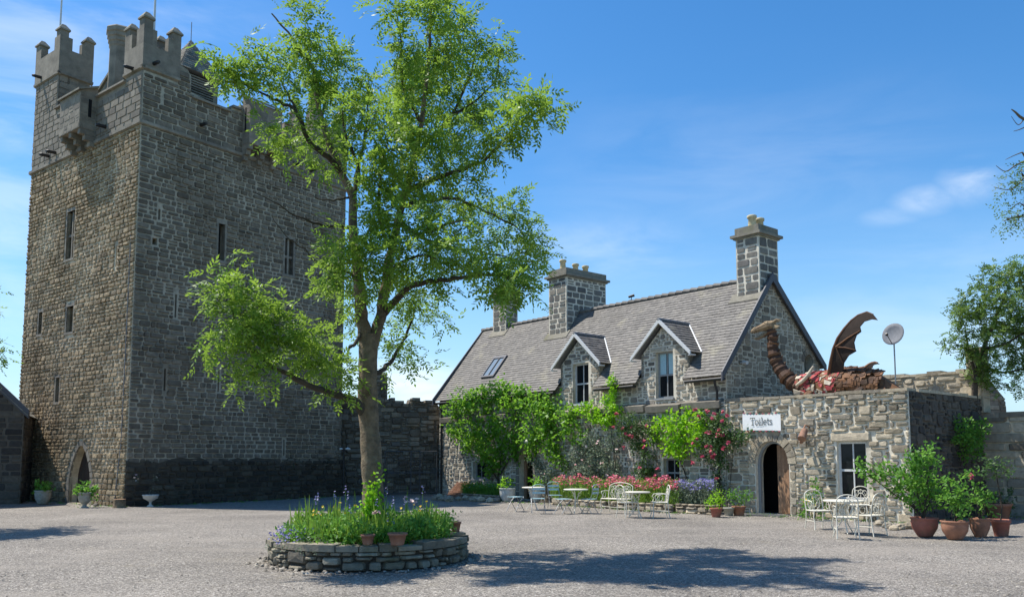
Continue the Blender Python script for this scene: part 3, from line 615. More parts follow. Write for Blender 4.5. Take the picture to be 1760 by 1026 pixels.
for (y0, y1) in ((0, 0),):
    m.lathe([(.4, 15.3), (.38, 17.8), (.41, 17.88), (.41, 18.0), (.45, 18.04), (.45, 18.18), (.49, 18.22), (.49, 18.36), (.53, 18.4), (.53, 18.56), (.48, 18.62), (.32, 18.62), (.28, 18.3)], 8, (.95, 3.75, 0), 0, None, False)
m.build('chimney', M['turret'], tower)
# pyramid-roofed louvred turret
m = MB(); x0, x1, y0, y1 = 1.75, 3.3, .5, 2.0
for (a, b) in ((x0, y0), (x1-.2, y0), (x0, y1-.2), (x1-.2, y1-.2)): m.box(a, a+.2, b, b+.2, 14.5, 16.45, 0)
m.box(x0+.08, x1-.08, y0+.12, y1-.08, 14.4, 16.4, 1)
for i in range(12):
    z = 15.15+i*.1; m.box(x0+.2, x1-.2, y0-.02, y0+.12, z, z+.05, 2); m.box(x0-.02, x0+.12, y0+.2, y1-.2, z, z+.05, 2)
m.build('louvred_turret', [M['dressed'], M['dark'], M['slate_old']], tower)
def slates(m, O, U, V, N, poly, rh=.2, w=.26, th=.018, mi=0):
    O, U, V, N = Vector(O), Vector(U).normalized(), Vector(V).normalized(), Vector(N).normalized()
    b = min(p[1] for p in poly); zt = max(p[1] for p in poly); row = 0
    while b < zt-.01:
        h = min(rh, zt-b)
        for (p, q) in spans(poly, b+h*.5):
            x = p-(w*rng.random() if row % 2 else 0)
            while x < q-.005:
                xe = x+w*rng.uniform(.85, 1.15); a0, a1 = max(x, p), min(xe, q)
                if a1-a0 > .02:
                    l = rng.uniform(-.004, .006); P = [(a0+.003, b+rng.uniform(-.012, .006), th+l), (a1-.003, b+rng.uniform(-.012, .006), th+l+.003), (a1-.003, b+h+.01, .002), (a0+.003, b+h+.01, .002)]
                    T = [O+U*a+V*c+N*(d+.012) for a, c, d in P]; Bt = [O+U*a+V*c-N*.0 for a, c, d in P]
                    m.add(T+Bt, [(0, 1, 2, 3), (0, 4, 5, 1), (1, 5, 6, 2), (0, 3, 7, 4)], mi)
                x = xe
        b += h; row += 1
m = MB(); cx_, cy_ = (x0+x1)/2, (y0+y1)/2; ap = 18.05; e = .18
cor = [(x0-e, y0-e), (x1+e, y0-e), (x1+e, y1+e), (x0-e, y1+e)]
for i in range(4):
    a, b = Vector((*cor[i], 16.4)), Vector((*cor[(i+1) % 4], 16.4)); t = Vector((cx_, cy_, ap)); mid = (a+b)/2; U = (b-a); V = (t-mid); N = U.cross(V)
    m.add([a, b, t], [(0, 1, 2)], 1); slates(m, mid, U, V, N, [(-U.length/2, 0), (U.length/2, 0), (0, V.length)], .13, .2, .014)
m.add([(*c, 16.4) for c in cor], [(0, 1, 2, 3)], 1); m.tube([(cx_, cy_, ap-.1), (cx_, cy_, ap+.75)], .015, 5, 1)
m.build('pyramid_roof', [M['slate_old'], M['lead']], tower)
# stone water spouts
for (F, a, z) in ((FPL, 7.2, 13.95), (FPL, 6.6, 13.95), (FPL, 2.5, 14.0), (FPL, 8.3, 17.6), (FPL, .6, 15.7), (FPR, 2.3, 14.2), (FPR, .35, 15.85), (FPR, 6.6, 13.9), (FPR, 7.5, 13.9)):
    m = MB(); m.tube([F(a, z, 0), F(a, z-.02, .3), F(a, z-.04, .38)], [.075, .07, .05], 6, 0, None, False); m.build('waterspout', M['black'], tower)
# lead downpipe / cable along the corner
m = MB(); m.tube([FL(.28, 9.5, .05), FL(.3, 5, .05), FL(.33, 2.2, .05), FL(.5, .9, .06), FL(.6, .05, .06)], .018, 5); m.build('lightning_cable', M['lead'], tower)
for (x, y, h, t0) in ((.5, 8.1, 3.6, 18.4), (.6, .5, 3.0, 16.8)):
    m = MB(); m.tube([(x, y, t0-1), (x, y, t0+h)], [.05, .035], 8); m.lathe([(0, 0), (.07, .05), (.07, .1), (0, .16)], 8, (x, y, t0+h)); m.build('flagpole', M['white'], tower)
m = MB(); m.tube([(.9, 1.0, 16.9), (.9, 1.0, 18.0)], .012, 5); m.build('aerial', M['black'], tower)

# ------------------------------------------------------------------ main house
K = Vector((6.65, 25.79, 0)); DA = math.atan2(.76911, -.63912)
RH = Matrix.Rotation(DA, 3, 'Z')
def hw(s, y, z=0): return K+RH @ Vector((s, y, z))
house = thing('stone_cottage', 'long grey rubble stone cottage with slate roof, two gabled dormers and tall chimneys', 'house', K, DA)
HL, EZ, RY, RZ, BY, BZ = 15.58, 4.45, -2.65, 7.75, -5.68, 5.0
SL = (RZ-EZ)/(-RY)
FU = frame((0, -.12, 0), (1, 0, 0), (0, 1, 0)); FW = frame((0, 0, 0), (1, 0, 0), (0, 1, 0))
dorms = [(2.49, 2.11, 2.88, 5.25, 6.16), (6.58, 6.1, 6.95, 5.2, 6.12)]
up = [(0, 3.4), (HL, 3.4), (HL, EZ-.02)]
for (c, a0, a1, zt, ap) in reversed(dorms): up += [(c+1.02, EZ-.02), (c+1.02, 5.18), (c, ap), (c-1.02, 5.18), (c-1.02, EZ-.02)]
up += [(0, EZ-.02)]
hu = [rect(a0, a1, 3.68, zt) for (c, a0, a1, zt, ap) in dorms]
m = MB(); wallface(m, FU, up, hu, 1, .3, 1); rubble(m, FU, up, [grow(h, .05) for h in hu], (.12, .08), .024, .022)
m.build('upper_wall', [M['house'], M['house_m']], house)
dk = arch(9.1, 9.95, .02, 1.62, 2.02); lw = [dk, rect(11.95, 13.05, .78, 1.5), rect(6.1, 6.8, .55, 1.25), rect(1.83, 2.5, .7, 1.65)]
m = MB(); wallface(m, FW, rect(0, HL, 0, 3.42), lw, 1, .35, 1); rubble(m, wavy(FW, .012), rect(0, HL, 0, 3.42), [grow(dk, .16)]+[grow(h, .05) for h in lw[1:]], (.13, .085), .028, .03)
archring(m, FW, 9.1, 9.95, 1.62, 2.02, .2, 2)
for x in (8.92, 9.96):
    for k in range(5): m.box(x, x+.17, k*.32+.02, k*.32+.31, -.2, .03, 2, None, FW)
m.build('lower_wall', [M['house'], M['house_m'], M['dressed']], house)
GP = [(0, 0), (-BY, 0), (-BY, BZ-.02), (-RY, RZ-.03), (.0, EZ-.02)]
FG0 = frame((0, -.12, 0), (0, -1, 0), (-1, 0, 0)); hg = [arch(4.55, 5.1, 4.6, 5.0, 5.3), rect(.95, 1.65, 3.4, 4.9)]
GP2 = [(a-.12, b) for a, b in GP]; GP2[0] = (0, 0); GP2[-1] = (0, EZ)
m = MB(); wallface(m, FG0, GP2, [hg[0]], 1, .3); rubble(m, FG0, [(a, b) if b else (a, 3.0) for a, b in GP2], [grow(hg[0], .14), hg[1]], (.125, .1), .022, .02)
archring(m, FG0, 4.55, 5.1, 5.0, 5.3, .18, 0)
coursed(m, FG0, hg[1], [], hr=(.22, .3), wr=(.25, .4), relief=.012); m.box(4.5, 5.15, 4.6, 5.35, -.34, -.3, 2, None, FG0)
m.build('gable_wall', [M['gable'], M['gable_m'], M['dark']], house)
m = MB(); FG1 = frame((HL, 0, 0), (0, -1, 0), (1, 0, 0)); wallface(m, FG1, GP, [], 1); rubble(m, FG1, GP, [], (.2, .14), .03, .03); m.box(.0, HL, BY, BY+.05, 0, BZ-.03, 1)
m.box(.3, HL-.3, -3.6, -1.5, 0, 5.0, 1)
m.build('rear_walls', [M['house'], M['house_m']], house)
# ledge stones under the upper windows
m = MB(); x = .12
for (a0, a1, z) in ((.12, 1.6, 3.5), (1.72, 3.15, 3.46), (3.25, 4.3, 3.5), (4.35, 5.6, 3.48), (5.75, 7.3, 3.46), (7.4, 8.7, 3.5), (8.8, 10.1, 3.48), (10.2, 11.5, 3.5), (11.6, 13.2, 3.5), (13.3, 15.4, 3.5)):
    V = [FW(a, zz, c) for a in (a0, a1) for (zz, c) in ((z-.3, -.1), (z-.27, .12), (z-.06, .15), (z+.03, -.12))]
    m.add(V, [(0, 1, 2, 3), (4, 7, 6, 5), (0, 4, 5, 1), (1, 5, 6, 2), (2, 6, 7, 3), (3, 7, 4, 0)])
m.build('ledge', M['dressed'], house)
# roof
U = Vector((1, 0, 0)); V_ = Vector((0, RY, RZ-EZ)).normalized(); N_ = Vector((0, RZ-EZ, -RY)).normalized(); ln = math.hypot(RY, RZ-EZ)
OV = .28; m = MB(); z0 = -OV; poly = [(-.1, z0), (1.45, z0)]
def vz(z): return (z-EZ)/(RZ-EZ)*ln
cut = []
for (c, *_r) in dorms: cut += [(c-1.02, z0), (c-1.02, vz(4.9)), (c-.2, vz(5.75)), (c+.2, vz(5.75)), (c+1.02, vz(4.9)), (c+1.02, z0)]
poly = [(-.12, z0)]+cut+[(HL+.12, z0), (HL+.12, ln), (-.12, ln)]
slates(m, (0, 0, EZ), U, V_, N_, poly, .135, .2)
tr = tessellate_polygon([[Vector((a, b, 0)) for a, b in poly]]); O_ = Vector((0, 0, EZ))
m.add([O_+U*a+V_*b for a, b in poly], [tuple(t) for t in tr], 1)
Vb = Vector((0, BY-RY, BZ-RZ)).normalized(); Rb = Vector((0, RY, RZ)); lb = math.hypot(BY-RY, BZ-RZ)
slates(m, Rb+Vb*(lb+.2), U, -Vb, U.cross(-Vb)*-1, [(-.12, 0), (HL+.12, 0), (HL+.12, lb+.2), (-.12, lb+.2)], .34, .5)
m.add([Rb+U*a+Vb*b-Vector((0, 0, .02)) for a, b in ((-.12, 0), (HL+.12, 0), (HL+.12, lb+.2), (-.12, lb+.2))], [(0, 1, 2, 3)], 1)
roof = m.build('roof', [M['slate'], M['lead']], house)
m = MB(); x = -.12
while x < HL+.1:
    w = .34; m.tube([(x, RY, RZ+.02), (x+w-.03, RY, RZ+.05)], [.085, .1], 8, 0, None, False); x += w
m.build('ridge_tile', M['slate'], roof)
for xx in (-.16, HL+.12):
    m = MB(); m.prism([(.32, EZ-.42), (.3, EZ-.12), (RY, RZ+.14), (RY, RZ-.16)], lambda a, b, c, xx=xx: Vector((xx+c, a, b)), 0, .05)
    m.prism([(BY-.2, BZ-.28), (BY-.2, BZ-.02), (RY, RZ+.14), (RY, RZ-.16)], lambda a, b, c, xx=xx: Vector((xx+c, a, b)), 0, .05)
    m.build('verge_board', M['verge'], house)
for (a0, a1) in ((-.1, 1.38), (3.6, 5.5), (7.68, HL+.1)):
    m = MB(); m.box(a0, a1, .05, .16, EZ-.36, EZ-.28, 0); m.tube([(a0, .2, EZ-.32), (a1, .2, EZ-.33)], .055, 8); m.build('gutter', M['black'], house)
for (x, zt) in ((.22, EZ-.36), (15.3, EZ-.36)):
    m = MB(); m.tube([(x, .2, zt+.02), (x, .18, zt-.12), (x, .08, zt-.32), (x, .08, .05)], .04, 8)
    for z in (1.0, 2.4, 3.4): m.tube([(x, .08, z), (x, .08, z+.07)], .055, 8)
    m.build('drainpipe', M['black'], house)
# rooflight
def rp(s, z, c=0): return Vector((s, 0, EZ))+V_*vz(z)+N_*c
m = MB()
for (a0, a1, b0, b1) in ((12.25, 13.15, 5.12, 5.19), (12.25, 13.15, 6.0, 6.1), (12.25, 12.34, 5.19, 6.0), (13.06, 13.15, 5.19, 6.0), (12.66, 12.7, 5.19, 6.0)):
    P = [rp(a, b, c) for c in (0, .1) for a, b in ((a0, b0), (a1, b0), (a1, b1), (a0, b1))]; m.add(P, [(4, 5, 6, 7), (0, 1, 5, 4), (1, 2, 6, 5), (2, 3, 7, 6), (3, 0, 4, 7)])
rl = m.build('rooflight', M['verge'], roof)
m = MB(); m.add([rp(a, b, .06) for a, b in ((12.34, 5.19), (13.06, 5.19), (13.06, 6.0), (12.34, 6.0))], [(0, 1, 2, 3)]); m.build('pane', M['skyglass'], house)
# dormers
for (c, a0, a1, zt, ap) in dorms:
    m = MB(); hwid = 1.26; ze = 5.1; zr = 6.3; y1 = .14
    for sg in (-1, 1):
        e0 = Vector((c+sg*hwid, y1, ze)); r0 = Vector((c, y1, zr)); yb_r = -(zr-EZ)/SL; yb_e = -(ze-EZ)/SL
        r1 = Vector((c, yb_r, zr)); e1 = Vector((c+sg*hwid, yb_e, ze)); V2 = (r0-e0); N2 = Vector((sg*(zr-ze), 0, hwid)).normalized(); Uy = Vector((0, -1, 0))
        l2 = V2.length; pl = [(0, 0), (y1-yb_e, 0), (y1-yb_r, l2), (0, l2)]
        slates(m, e0, Uy, V2, N2, pl, .15, .22); m.add([e0, e1, r1, r0], [(0, 1, 2, 3)], 1)
        m.tube([r1+Vector((0, 0, .03)), e1+Vector((0, .0, .04))], .035, 6, 2)
    m.tube([(c, y1+.02, zr+.03), (c, yb_r, zr+.03)], .055, 8, 1)
    dm = m.build('dormer', [M['slate'], M['lead'], M['white']], house)
    m = MB()
    for sg in (-1, 1):
        P = [(c+sg*(hwid+.04), ze-.1), (c+sg*(hwid+.04), ze+.03), (c, zr+.05), (c, zr-.1)]
        m.prism(P, lambda a, b, q: Vector((a, q, b)), .1, .16)
        m.box(c+sg*1.27-.07, c+sg*1.27+.07, -.1, .12, ze-.11, ze-.07)
    m.build('bargeboard', M['white'], dm)
    for sg in (-1, 1):
        m = MB(); xx = c+sg*1.02; m.prism([(-.12, EZ-.1), (-.12, 5.2), (-.62, 5.2), (-.1-.0, EZ-.1)], lambda a, b, q, xx=xx, sg=sg: Vector((xx-sg*q, a, b)), 0, .1)
        m.build('cheek', M['gable'], dm)
def sash(F, a0, a1, b0, b1, d=-.2, parent=None, cols=2, rows=2, mat='frame', curtain=None, name='window'):
    m = MB(); w = .06
    m.box(a0, a1, b0, b0+w, d, d+.07, 0, None, F); m.box(a0, a1, b1-w, b1, d, d+.07, 0, None, F)
    m.box(a0, a0+w, b0+w, b1-w, d, d+.07, 0, None, F); m.box(a1-w, a1, b0+w, b1-w, d, d+.07, 0, None, F)
    for i in range(1, cols): x = a0+(a1-a0)*i/cols; m.box(x-.018, x+.018, b0+w, b1-w, d+.01, d+.055, 0, None, F)
    for i in range(1, rows): z = b0+(b1-b0)*i/rows; m.box(a0+w, a1-w, z-.03, z+.03, d+.005, d+.06, 0, None, F)
    m.box(a0-.03, a1+.03, b0-.07, b0, d, .06, 0, None, F)
    o = m.build(name, M[mat], parent)
    m = MB(); m.box(a0+w*.5, a1-w*.5, b0+w*.5, b1-w*.5, d+.02, d+.03, 0, None, F); m.build('pane', M['glass'], o)
    if curtain:
        m = MB(); m.box(a0+w, a0+(a1-a0)*.45, b0+(b1-b0)*.5, b1-w, d+.031, d+.034, 0, None, F); m.box(a0+(a1-a0)*.58, a1-w, b0+(b1-b0)*.5, b1-w, d+.031, d+.034, 0, None, F); m.build('blind', M['blue'], o)
    return o
for (c, a0, a1, zt, ap) in dorms: sash(FU, a0, a1, 3.68, zt, -.22, house, 2, 2, 'frame' if c > 3 else 'frameold', curtain=c < 3)
sash(FW, 11.95, 13.05, .78, 1.5, -.25, house, 3, 1, 'frameold'); sash(FW, 6.1, 6.8, .55, 1.25, -.25, house, 2, 2, 'frameold'); sash(FW, 1.83, 2.5, .7, 1.65, -.22, house, 2, 2, 'frameold')
m = MB(); m.box(9.1, 9.95, .02, 2.0, -.9, -.86, 1, None, FW); m.box(9.78, 9.93, .02, 1.85, -.3, -.24, 0, None, FW); m.build('door', [M['timber'], M['dark']], house)
m = MB(); m.box(6.2, 6.7, .6, 1.2, -.4, -.39, 0, None, FW); m.build('interior', M['dark'], house)
def chimney(x0, x1, y0, y1, z0, z1, pots, hb=.3):
    m = MB(); m.box(x0, x1, y0, y1, z0, z1, 1)
    for F, w in ((frame((x0, y1, 0), (1, 0, 0), (0, 1, 0)), x1-x0), (frame((x0, y1, 0), (0, -1, 0), (-1, 0, 0)), y1-y0), (frame((x0, y0, 0), (1, 0, 0), (0, -1, 0)), x1-x0), (frame((x1, y1, 0), (0, -1, 0), (1, 0, 0)), y1-y0)):
        coursed(m, F, rect(.02, w-.02, z0, z1), [], hr=(.2, .3), wr=(.22, .5), g=.03, relief=.02)
    m.box(x0-.06, x1+.06, y0-.06, y1+.06, z1, z1+.06, 2); m.box(x0-.14, x1+.14, y0-.14, y1+.14, z1+.06, z1+.15, 2); m.box(x0-.02, x1+.02, y0-.02, y1+.02, z1+.15, z1+.15+hb, 2)
    o = m.build('chimney', [M['chim'], M['house_m'], M['capst']], house)
    for (px, py, h, r) in pots:
        m = MB(); z = z1+.15+hb; m.lathe([(r*1.1, 0), (r, .05), (r*.88, h-.12), (r*1.15, h-.1), (r*1.2, h-.02), (r, h), (r*.7, h), (r*.65, .05)], 14, (px, py, z)); m.build('chimney_pot', M['pot_buff'], o)
chimney(.02, .92, -3.25, -2.12, 6.3, 9.1, [(.47, -2.45, .44, .14), (.47, -2.9, .42, .14)], .25)
chimney(9.12, 10.2, -4.25, -1.88, 5.9, 9.2, [(9.66, -2.2, .46, .13), (9.66, -2.95, .4, .13), (9.66, -3.55, .4, .13)], .25)
chimney(13.78, 14.72, -3.15, -2.42, 6.6, 9.2, [(14.2, -2.7, .4, .13)], .2)
for (x0, x1, y1) in ((-.12, 1.15, -2.12), (8.95, 10.35, -1.88), (13.65, 14.85, -2.42)):
    m = MB(); z = lambda y: EZ-y*SL; P = [Vector((x0, y1+.16, z(y1+.16))), Vector((x1, y1+.16, z(y1+.16))), Vector((x1, y1-.1, z(y1-.1))), Vector((x0, y1-.1, z(y1-.1)))]
    m.add([p+N_*c for c in (.0, .05) for p in P], [(4, 5, 6, 7), (0, 1, 5, 4), (1, 2, 6, 5), (3, 0, 4, 7)]); m.build('flashing', M['capst'], roof)
m = MB(); m.tube([(6.2, RY, RZ+.05), (6.2, RY, RZ+.24)], .015, 6); m.tube([(6.3, RY+.06, RZ+.25), (6.1, RY-.06, RZ+.31)], [.05, .06], 8); m.build('ridge_floodlight', M['black'], house)
m = MB(); m.tube([FG0(.75, 4.7, 0), FG0(.75, 4.7, .15)], .02, 6); m.tube([FG0(.75, 4.7, .12), FG0(.7, 4.68, .3)], .06, 10); m.build('security_camera', M['white'], house)
m = MB(); p = Vector((9.0, .35, 2.3)); m.tube([(9.0, 0, 2.0), (9.0, .3, 2.0), p-Vector((0, 0, .12))], .015, 6)
lb_ = m.build('wall_lantern', M['black'], house); m = MB(); m.lathe([(0, -.12), (.08, -.09), (.12, 0), (.08, .09), (0, .12)], 14, p); m.build('globe', M['lamp'], lb_)

# ------------------------------------------------------------------ single-storey wing
wing = thing('toilet_block', 'low flat-roofed rubble stone building with arched door and white sash window', 'outbuilding', K, DA)
WH = 3.42; WX = -5.7; FWG = frame((0, -.02, 0), (1, 0, 0), (0, 1, 0))
da = arch(-2.17, -1.04, .02, 1.5, 2.18); wh = [da, rect(-4.5, -3.66, .55, 2.12)]
m = MB(); wallface(m, FWG, rect(WX, -.01, 0, WH), wh, 1, .4, 1); rubble(m, wavy(FWG, .018), rect(WX, -.01, 0, WH), [grow(da, .2), grow(wh[1], .05), rect(-4.7, -3.45, 2.12, 2.38)], (.14, .085), .03, .04)
archring(m, FWG, -2.17, -1.04, 1.5, 2.18, .26, 0, False, 13, .05)
for x0, x1 in ((-2.4, -2.18), (-1.03, -.8)):
    z = .02
    while z < 1.45: h = rng.uniform(.16, .34); stone(m, FWG, x0, x1, z, min(z+h, 1.5), .02, .05, 0); z += h
stone(m, FWG, -4.7, -3.45, 2.13, 2.37, .01, .06, 0, .1); m.box(-4.62, -3.55, .42, .52, -.1, .1, 0, None, FWG)
m.build('front_wall', [M['wing'], M['wing_m']], wing)
m = MB(); FS = frame((WX, -.02, 0), (0, -1, 0), (-1, 0, 0)); sp_ = rect(0, 4.6, 0, WH); wallface(m, FS, sp_, [], 1); rubble(m, FS, sp_, [], (.14, .1), .03, .05); m.build('side_wall', [M['grime'], M['darkened_m']], wing)  # shaded side, shade painted in by darker stone and mortar
m = MB()
m.box(WX+.02, -.02, -.5, -.04, WH-.5, WH-.02, 0); m.box(WX+.02, WX+.45, -4.55, -.5, WH-.5, WH-.02, 0); m.box(WX+.02, -.02, -4.6, -.5, 2.9, 3.0, 1)
x = WX
while x < -.05:
    w = rng.uniform(.35, .8); m.box(x+.01, min(x+w, -.02), -.5+rng.uniform(-.02, .02), .03+rng.uniform(-.02, .02), WH-.01, WH+rng.uniform(.05, .09), 0); x += w
y = -.55
while y > -4.5: w = rng.uniform(.35, .8); m.box(WX-.03, WX+.45, max(y-w, -4.58)+.01, y, WH-.01, WH+rng.uniform(.05, .09), 0); y -= w
m.build('parapet_coping', [M['wing'], M['lead']], wing)
sash(FWG, -4.5, -3.66, .55, 2.12, -.16, wing, 2, 2, 'white')
m = MB(); m.box(-4.6, -3.56, .45, 2.2, -.6, -.58, 0, None, FWG); m.build('interior', M['dark'], wing); m = MB(); m.box(-3.3, -.2, .02, 2.7, -1.3, -1.26, 0, None, FWG); m.box(-.24, -.2, .02, 2.7, -1.26, -.45, 0, None, FWG); m.box(-3.3, -3.26, .02, 2.7, -1.26, -.45, 0, None, FWG); m.box(-3.26, -.24, .012, .02, -1.26, -.42, 0, None, FWG); m.build('interior', M['dark'], wing)
# open door leaf, hinged on the right
m = MB(); hx = -2.15
for i in range(4):
    for k in range(1):
        ft = Matrix.Translation((hx, -.22, 0)) @ Matrix.Rotation(math.radians(-9), 4, 'Z')
        x_0, x_1 = i*.14, i*.14+.132; zt = [1.62, 1.86, 1.98, 2.05][i]
        m.box(x_0, x_1, -.045, 0, .04, zt, 0, None, None, ft)
dl = m.build('door', M['timber'], wing)
m = MB(); m.tube([(hx+.46, -.28, 1.0), (hx+.46, -.25, 1.07), (hx+.46, -.28, 1.14)], .016, 6); m.build('handle', M['black'], dl)
m = MB()
for i in range(7): t = arch(-2.17, -1.04, .02, 1.5, 2.18)
P = arch(-2.17, -1.04, .02, 1.5, 2.18, k=14); Q = arch(-2.09, -1.12, .02, 1.5, 2.1, k=14)
for i in range(1, len(P)):
    j = (i+1) % len(P)
    if i == len(P)-1: j = 0
    V = [FWG(*P[i], -.12), FWG(*P[j], -.12), FWG(*Q[j], -.12), FWG(*Q[i], -.12), FWG(*P[i], -.2), FWG(*P[j], -.2), FWG(*Q[j], -.2), FWG(*Q[i], -.2)]
    m.add(V, [(0, 1, 2, 3), (2, 3, 7, 6)])
m.build('door_frame', M['frameold'], wing)
m = MB(); m.add([FWG(-2.2, .035, .02), FWG(-.9, .035, .02), FWG(-.8, .02, .75), FWG(-2.3, .02, .75), FWG(-2.2, .0, .02), FWG(-.9, .0, .02), FWG(-.8, .0, .75), FWG(-2.3, .0, .75)], [(0, 1, 2, 3), (2, 3, 7, 6), (0, 3, 7, 4), (1, 2, 6, 5)])
m.build('door_mat_slab', M['verge'], wing)
m = MB(); m.tube([FWG(-2.85, 2.55, 0), FWG(-2.85, 2.6, .2), FWG(-2.85, 2.4, .4)], .022, 6); m.tube([FWG(-2.85, 2.45, .25), FWG(-2.9, 2.2, .5)], [.09, .12], 10); m.tube([FWG(-2.75, 2.35, .05), FWG(-2.75, 2.1, .3)], .05, 8)
m.build('wall_spotlight', M['brick'], wing)
# rear parapet wall and stub
m = MB(); FB = frame((-5.9, -4.6, 0), (1, 0, 0), (0, 1, 0)); P = [(0, 3.0), (5.0, 3.0), (5.0, 4.1), (4.0, 4.2), (2.5, 4.26), (.55, 4.25), (.55, 4.95), (.12, 4.95), (.12, 3.0)]
m.prism(P, FB, 0, -.5, 0, (.3, .5, .5)); rubble(m, FB, P, [], (.16, .1), .03, .05); FB2 = frame((-5.78, -4.6, 0), (0, -1, 0), (-1, 0, 0)); rubble(m, FB2, rect(0, .5, 3.4, 4.95), [], (.16, .1), .03, .04)
x = .6
while x < 4.8: w = rng.uniform(.25, .5); m.box(x, x+w-.01, 4.2, 4.27+rng.uniform(0, .06), -.45, .04, 0, None, FB); x += w
m.build('rear_wall', [M['wing'], M['wing_m']], wing)

# banner
ban = thing('banner', 'white cloth banner reading Toilets with pink and teal pompom trim', 'banner', hw(-1.36, .08, 2.73), DA)
FBn = lambda a, b, c=0: Vector((-a, c, b)); m = MB()   # a to the viewer's right
nx, nz_ = 16, 8; w, h = 1.3, .5; V = []
for j in range(nz_+1):
    for i in range(nx+1):
        u_ = i/nx-.5; v_ = j/nz_-.5; sag = -.035*math.cos(u_*math.pi)*(v_+.2); V.append((-(u_*w), .02+.006*math.sin(u_*9+v_*3), v_*h+sag-.04*u_))
m.add(V, [(j*(nx+1)+i, j*(nx+1)+i+1, (j+1)*(nx+1)+i+1, (j+1)*(nx+1)+i) for j in range(nz_) for i in range(nx)], 0, (.5, .5, .5), True); m.build('cloth', M['cloth'], ban)
GL = {'T': ([(0, 1, .7, 1), (.35, 0, .35, 1), (.2, 0, .5, 0), (0, 1, 0, .84), (.7, 1, .7, .84)], .78), 'o': ('o', .6), 'i': ([(.15, 0, .15, .64), (0, 0, .3, 0), (.03, .64, .15, .64), (.12, .86, .18, .86)], .36),
      'l': ([(.15, 0, .15, 1), (0, 0, .3, 0), (.03, 1, .15, 1)], .36), 'e': ('e', .56), 't': ([(.15, .06, .15, .88), (0, .64, .36, .64), (.15, .05, .36, .03)], .42), 's': ('s', .46)}
def arcpts(cx, cy, rx, ry, t0, t1, k=12): return [(cx+rx*math.cos(t0+(t1-t0)*i/k), cy+ry*math.sin(t0+(t1-t0)*i/k)) for i in range(k+1)]
m = MB(); x = -.37; sc = .215
for ch in 'Toilets':
    g, adv = GL[ch]
    if g == 'o': st = [arcpts(.26, .32, .25, .32, 0, 2*math.pi, 16)]
    elif g == 'e': st = [[(.03, .36), (.46, .36)]+arcpts(.25, .33, .22, .31, .1, 5.5, 16)[0:]]
    elif g == 's': st = [arcpts(.2, .48, .15, .16, .5, 3.6, 8)+[(.2, .33)]+arcpts(.2, .16, .16, .16, 1.2, -2.8, 9)]
    else: st = [[(a, b), (c, d)] for a, b, c, d in g]
    for l in st:
        for (p, q) in zip(l[:-1], l[1:]):
            P0 = Vector((x+p[0]*sc, p[1]*sc-.08)); P1 = Vector((x+q[0]*sc, q[1]*sc-.08)); d = (P1-P0)
            if d.length < 1e-6: continue
            d.normalize(); nn = Vector((-d.y, d.x))*.0105; P0 -= d*.006; P1 += d*.006
            m.add([FBn(*(P0+nn), .034), FBn(*(P1+nn), .034), FBn(*(P1-nn), .034), FBn(*(P0-nn), .034)], [(0, 1, 2, 3)])
    x += adv*sc
m.build('lettering', M['ink'], ban)
for k in range(12):
    u_ = (k+.5)/12-.5
    for zz in (.278, -.268): m = MB(); m.lathe([(0, -.022), (.02, -.012), (.022, .008), (0, .022)], 7, (-(u_*w), .012, zz-.04*u_-(.0 if zz < 0 else .03*math.cos(u_*3.1)))); m.build('pompom', M['pinkbit' if (k+(zz > 0)) % 2 else 'tealbit'], ban)

# ------------------------------------------------------------------ other walls
def wall_thing(name, label, cat, a, b, poly, thick, style, mats, group=None, top=None):
    a = Vector((*a, 0)); b = Vector((*b, 0)); d = (b-a).normalized(); t = thing(name, label, cat, a, math.atan2(d.y, d.x))
    F = frame((0, 0, 0), (1, 0, 0), (0, -1, 0)); m = MB(); m.prism(poly, F, -.01, -thick, 1, (.5, .5, .5)); style(m, F, poly, [])
    if top: top(m, F)
    m.build('stonework', mats, t); return t, F
# outbuilding at the far left
ob = thing('stone_outbuilding', 'dark stone outbuilding with a sloping roof edge at the far left beside the tower', 'outbuilding', (-17.9, 30.3, 0), math.radians(204))
F = frame((0, 0, 0), (1, 0, 0), (0, 1, 0)); P = [(0, 0), (9, 0), (9, 7.5), (4.6, 7.9), (0.0, 3.3)]
m = MB(); wallface(m, F, P, [], 1); coursed(m, F, P, [], hr=(.16, .3), wr=(.2, .6), relief=.03)
Fs = frame((0, 0, 0), (0, -1, 0), (-1, 0, 0)); wallface(m, Fs, rect(0, 3.0, 0, 3.3), [], 1); coursed(m, Fs, rect(0, 3.0, 0, 3.3), [], relief=.03)
m.build('wall', [M['grime'], M['darkened_m']], ob)
m = MB(); e0 = Vector((-.12, .1, 3.2)); V2 = Vector((4.72, 0, 4.75)); m.add([e0, e0+V2, e0+V2+Vector((0, -3.1, 0)), e0+Vector((0, -3.1, 0))], [(0, 1, 2, 3)]); slates(m, e0, (0, -1, 0), V2, Vector((-1, 0, 1)), [(0, 0), (3.1, 0), (3.1, V2.length), (0, V2.length)], .25, .3)
m.prism([(-.15, 3.1), (4.6, 7.85), (4.6, 8.2), (-.15, 3.42)], F, -.25, .07, 1); m.build('roof', [M['slate_old'], M['verge']], ob)
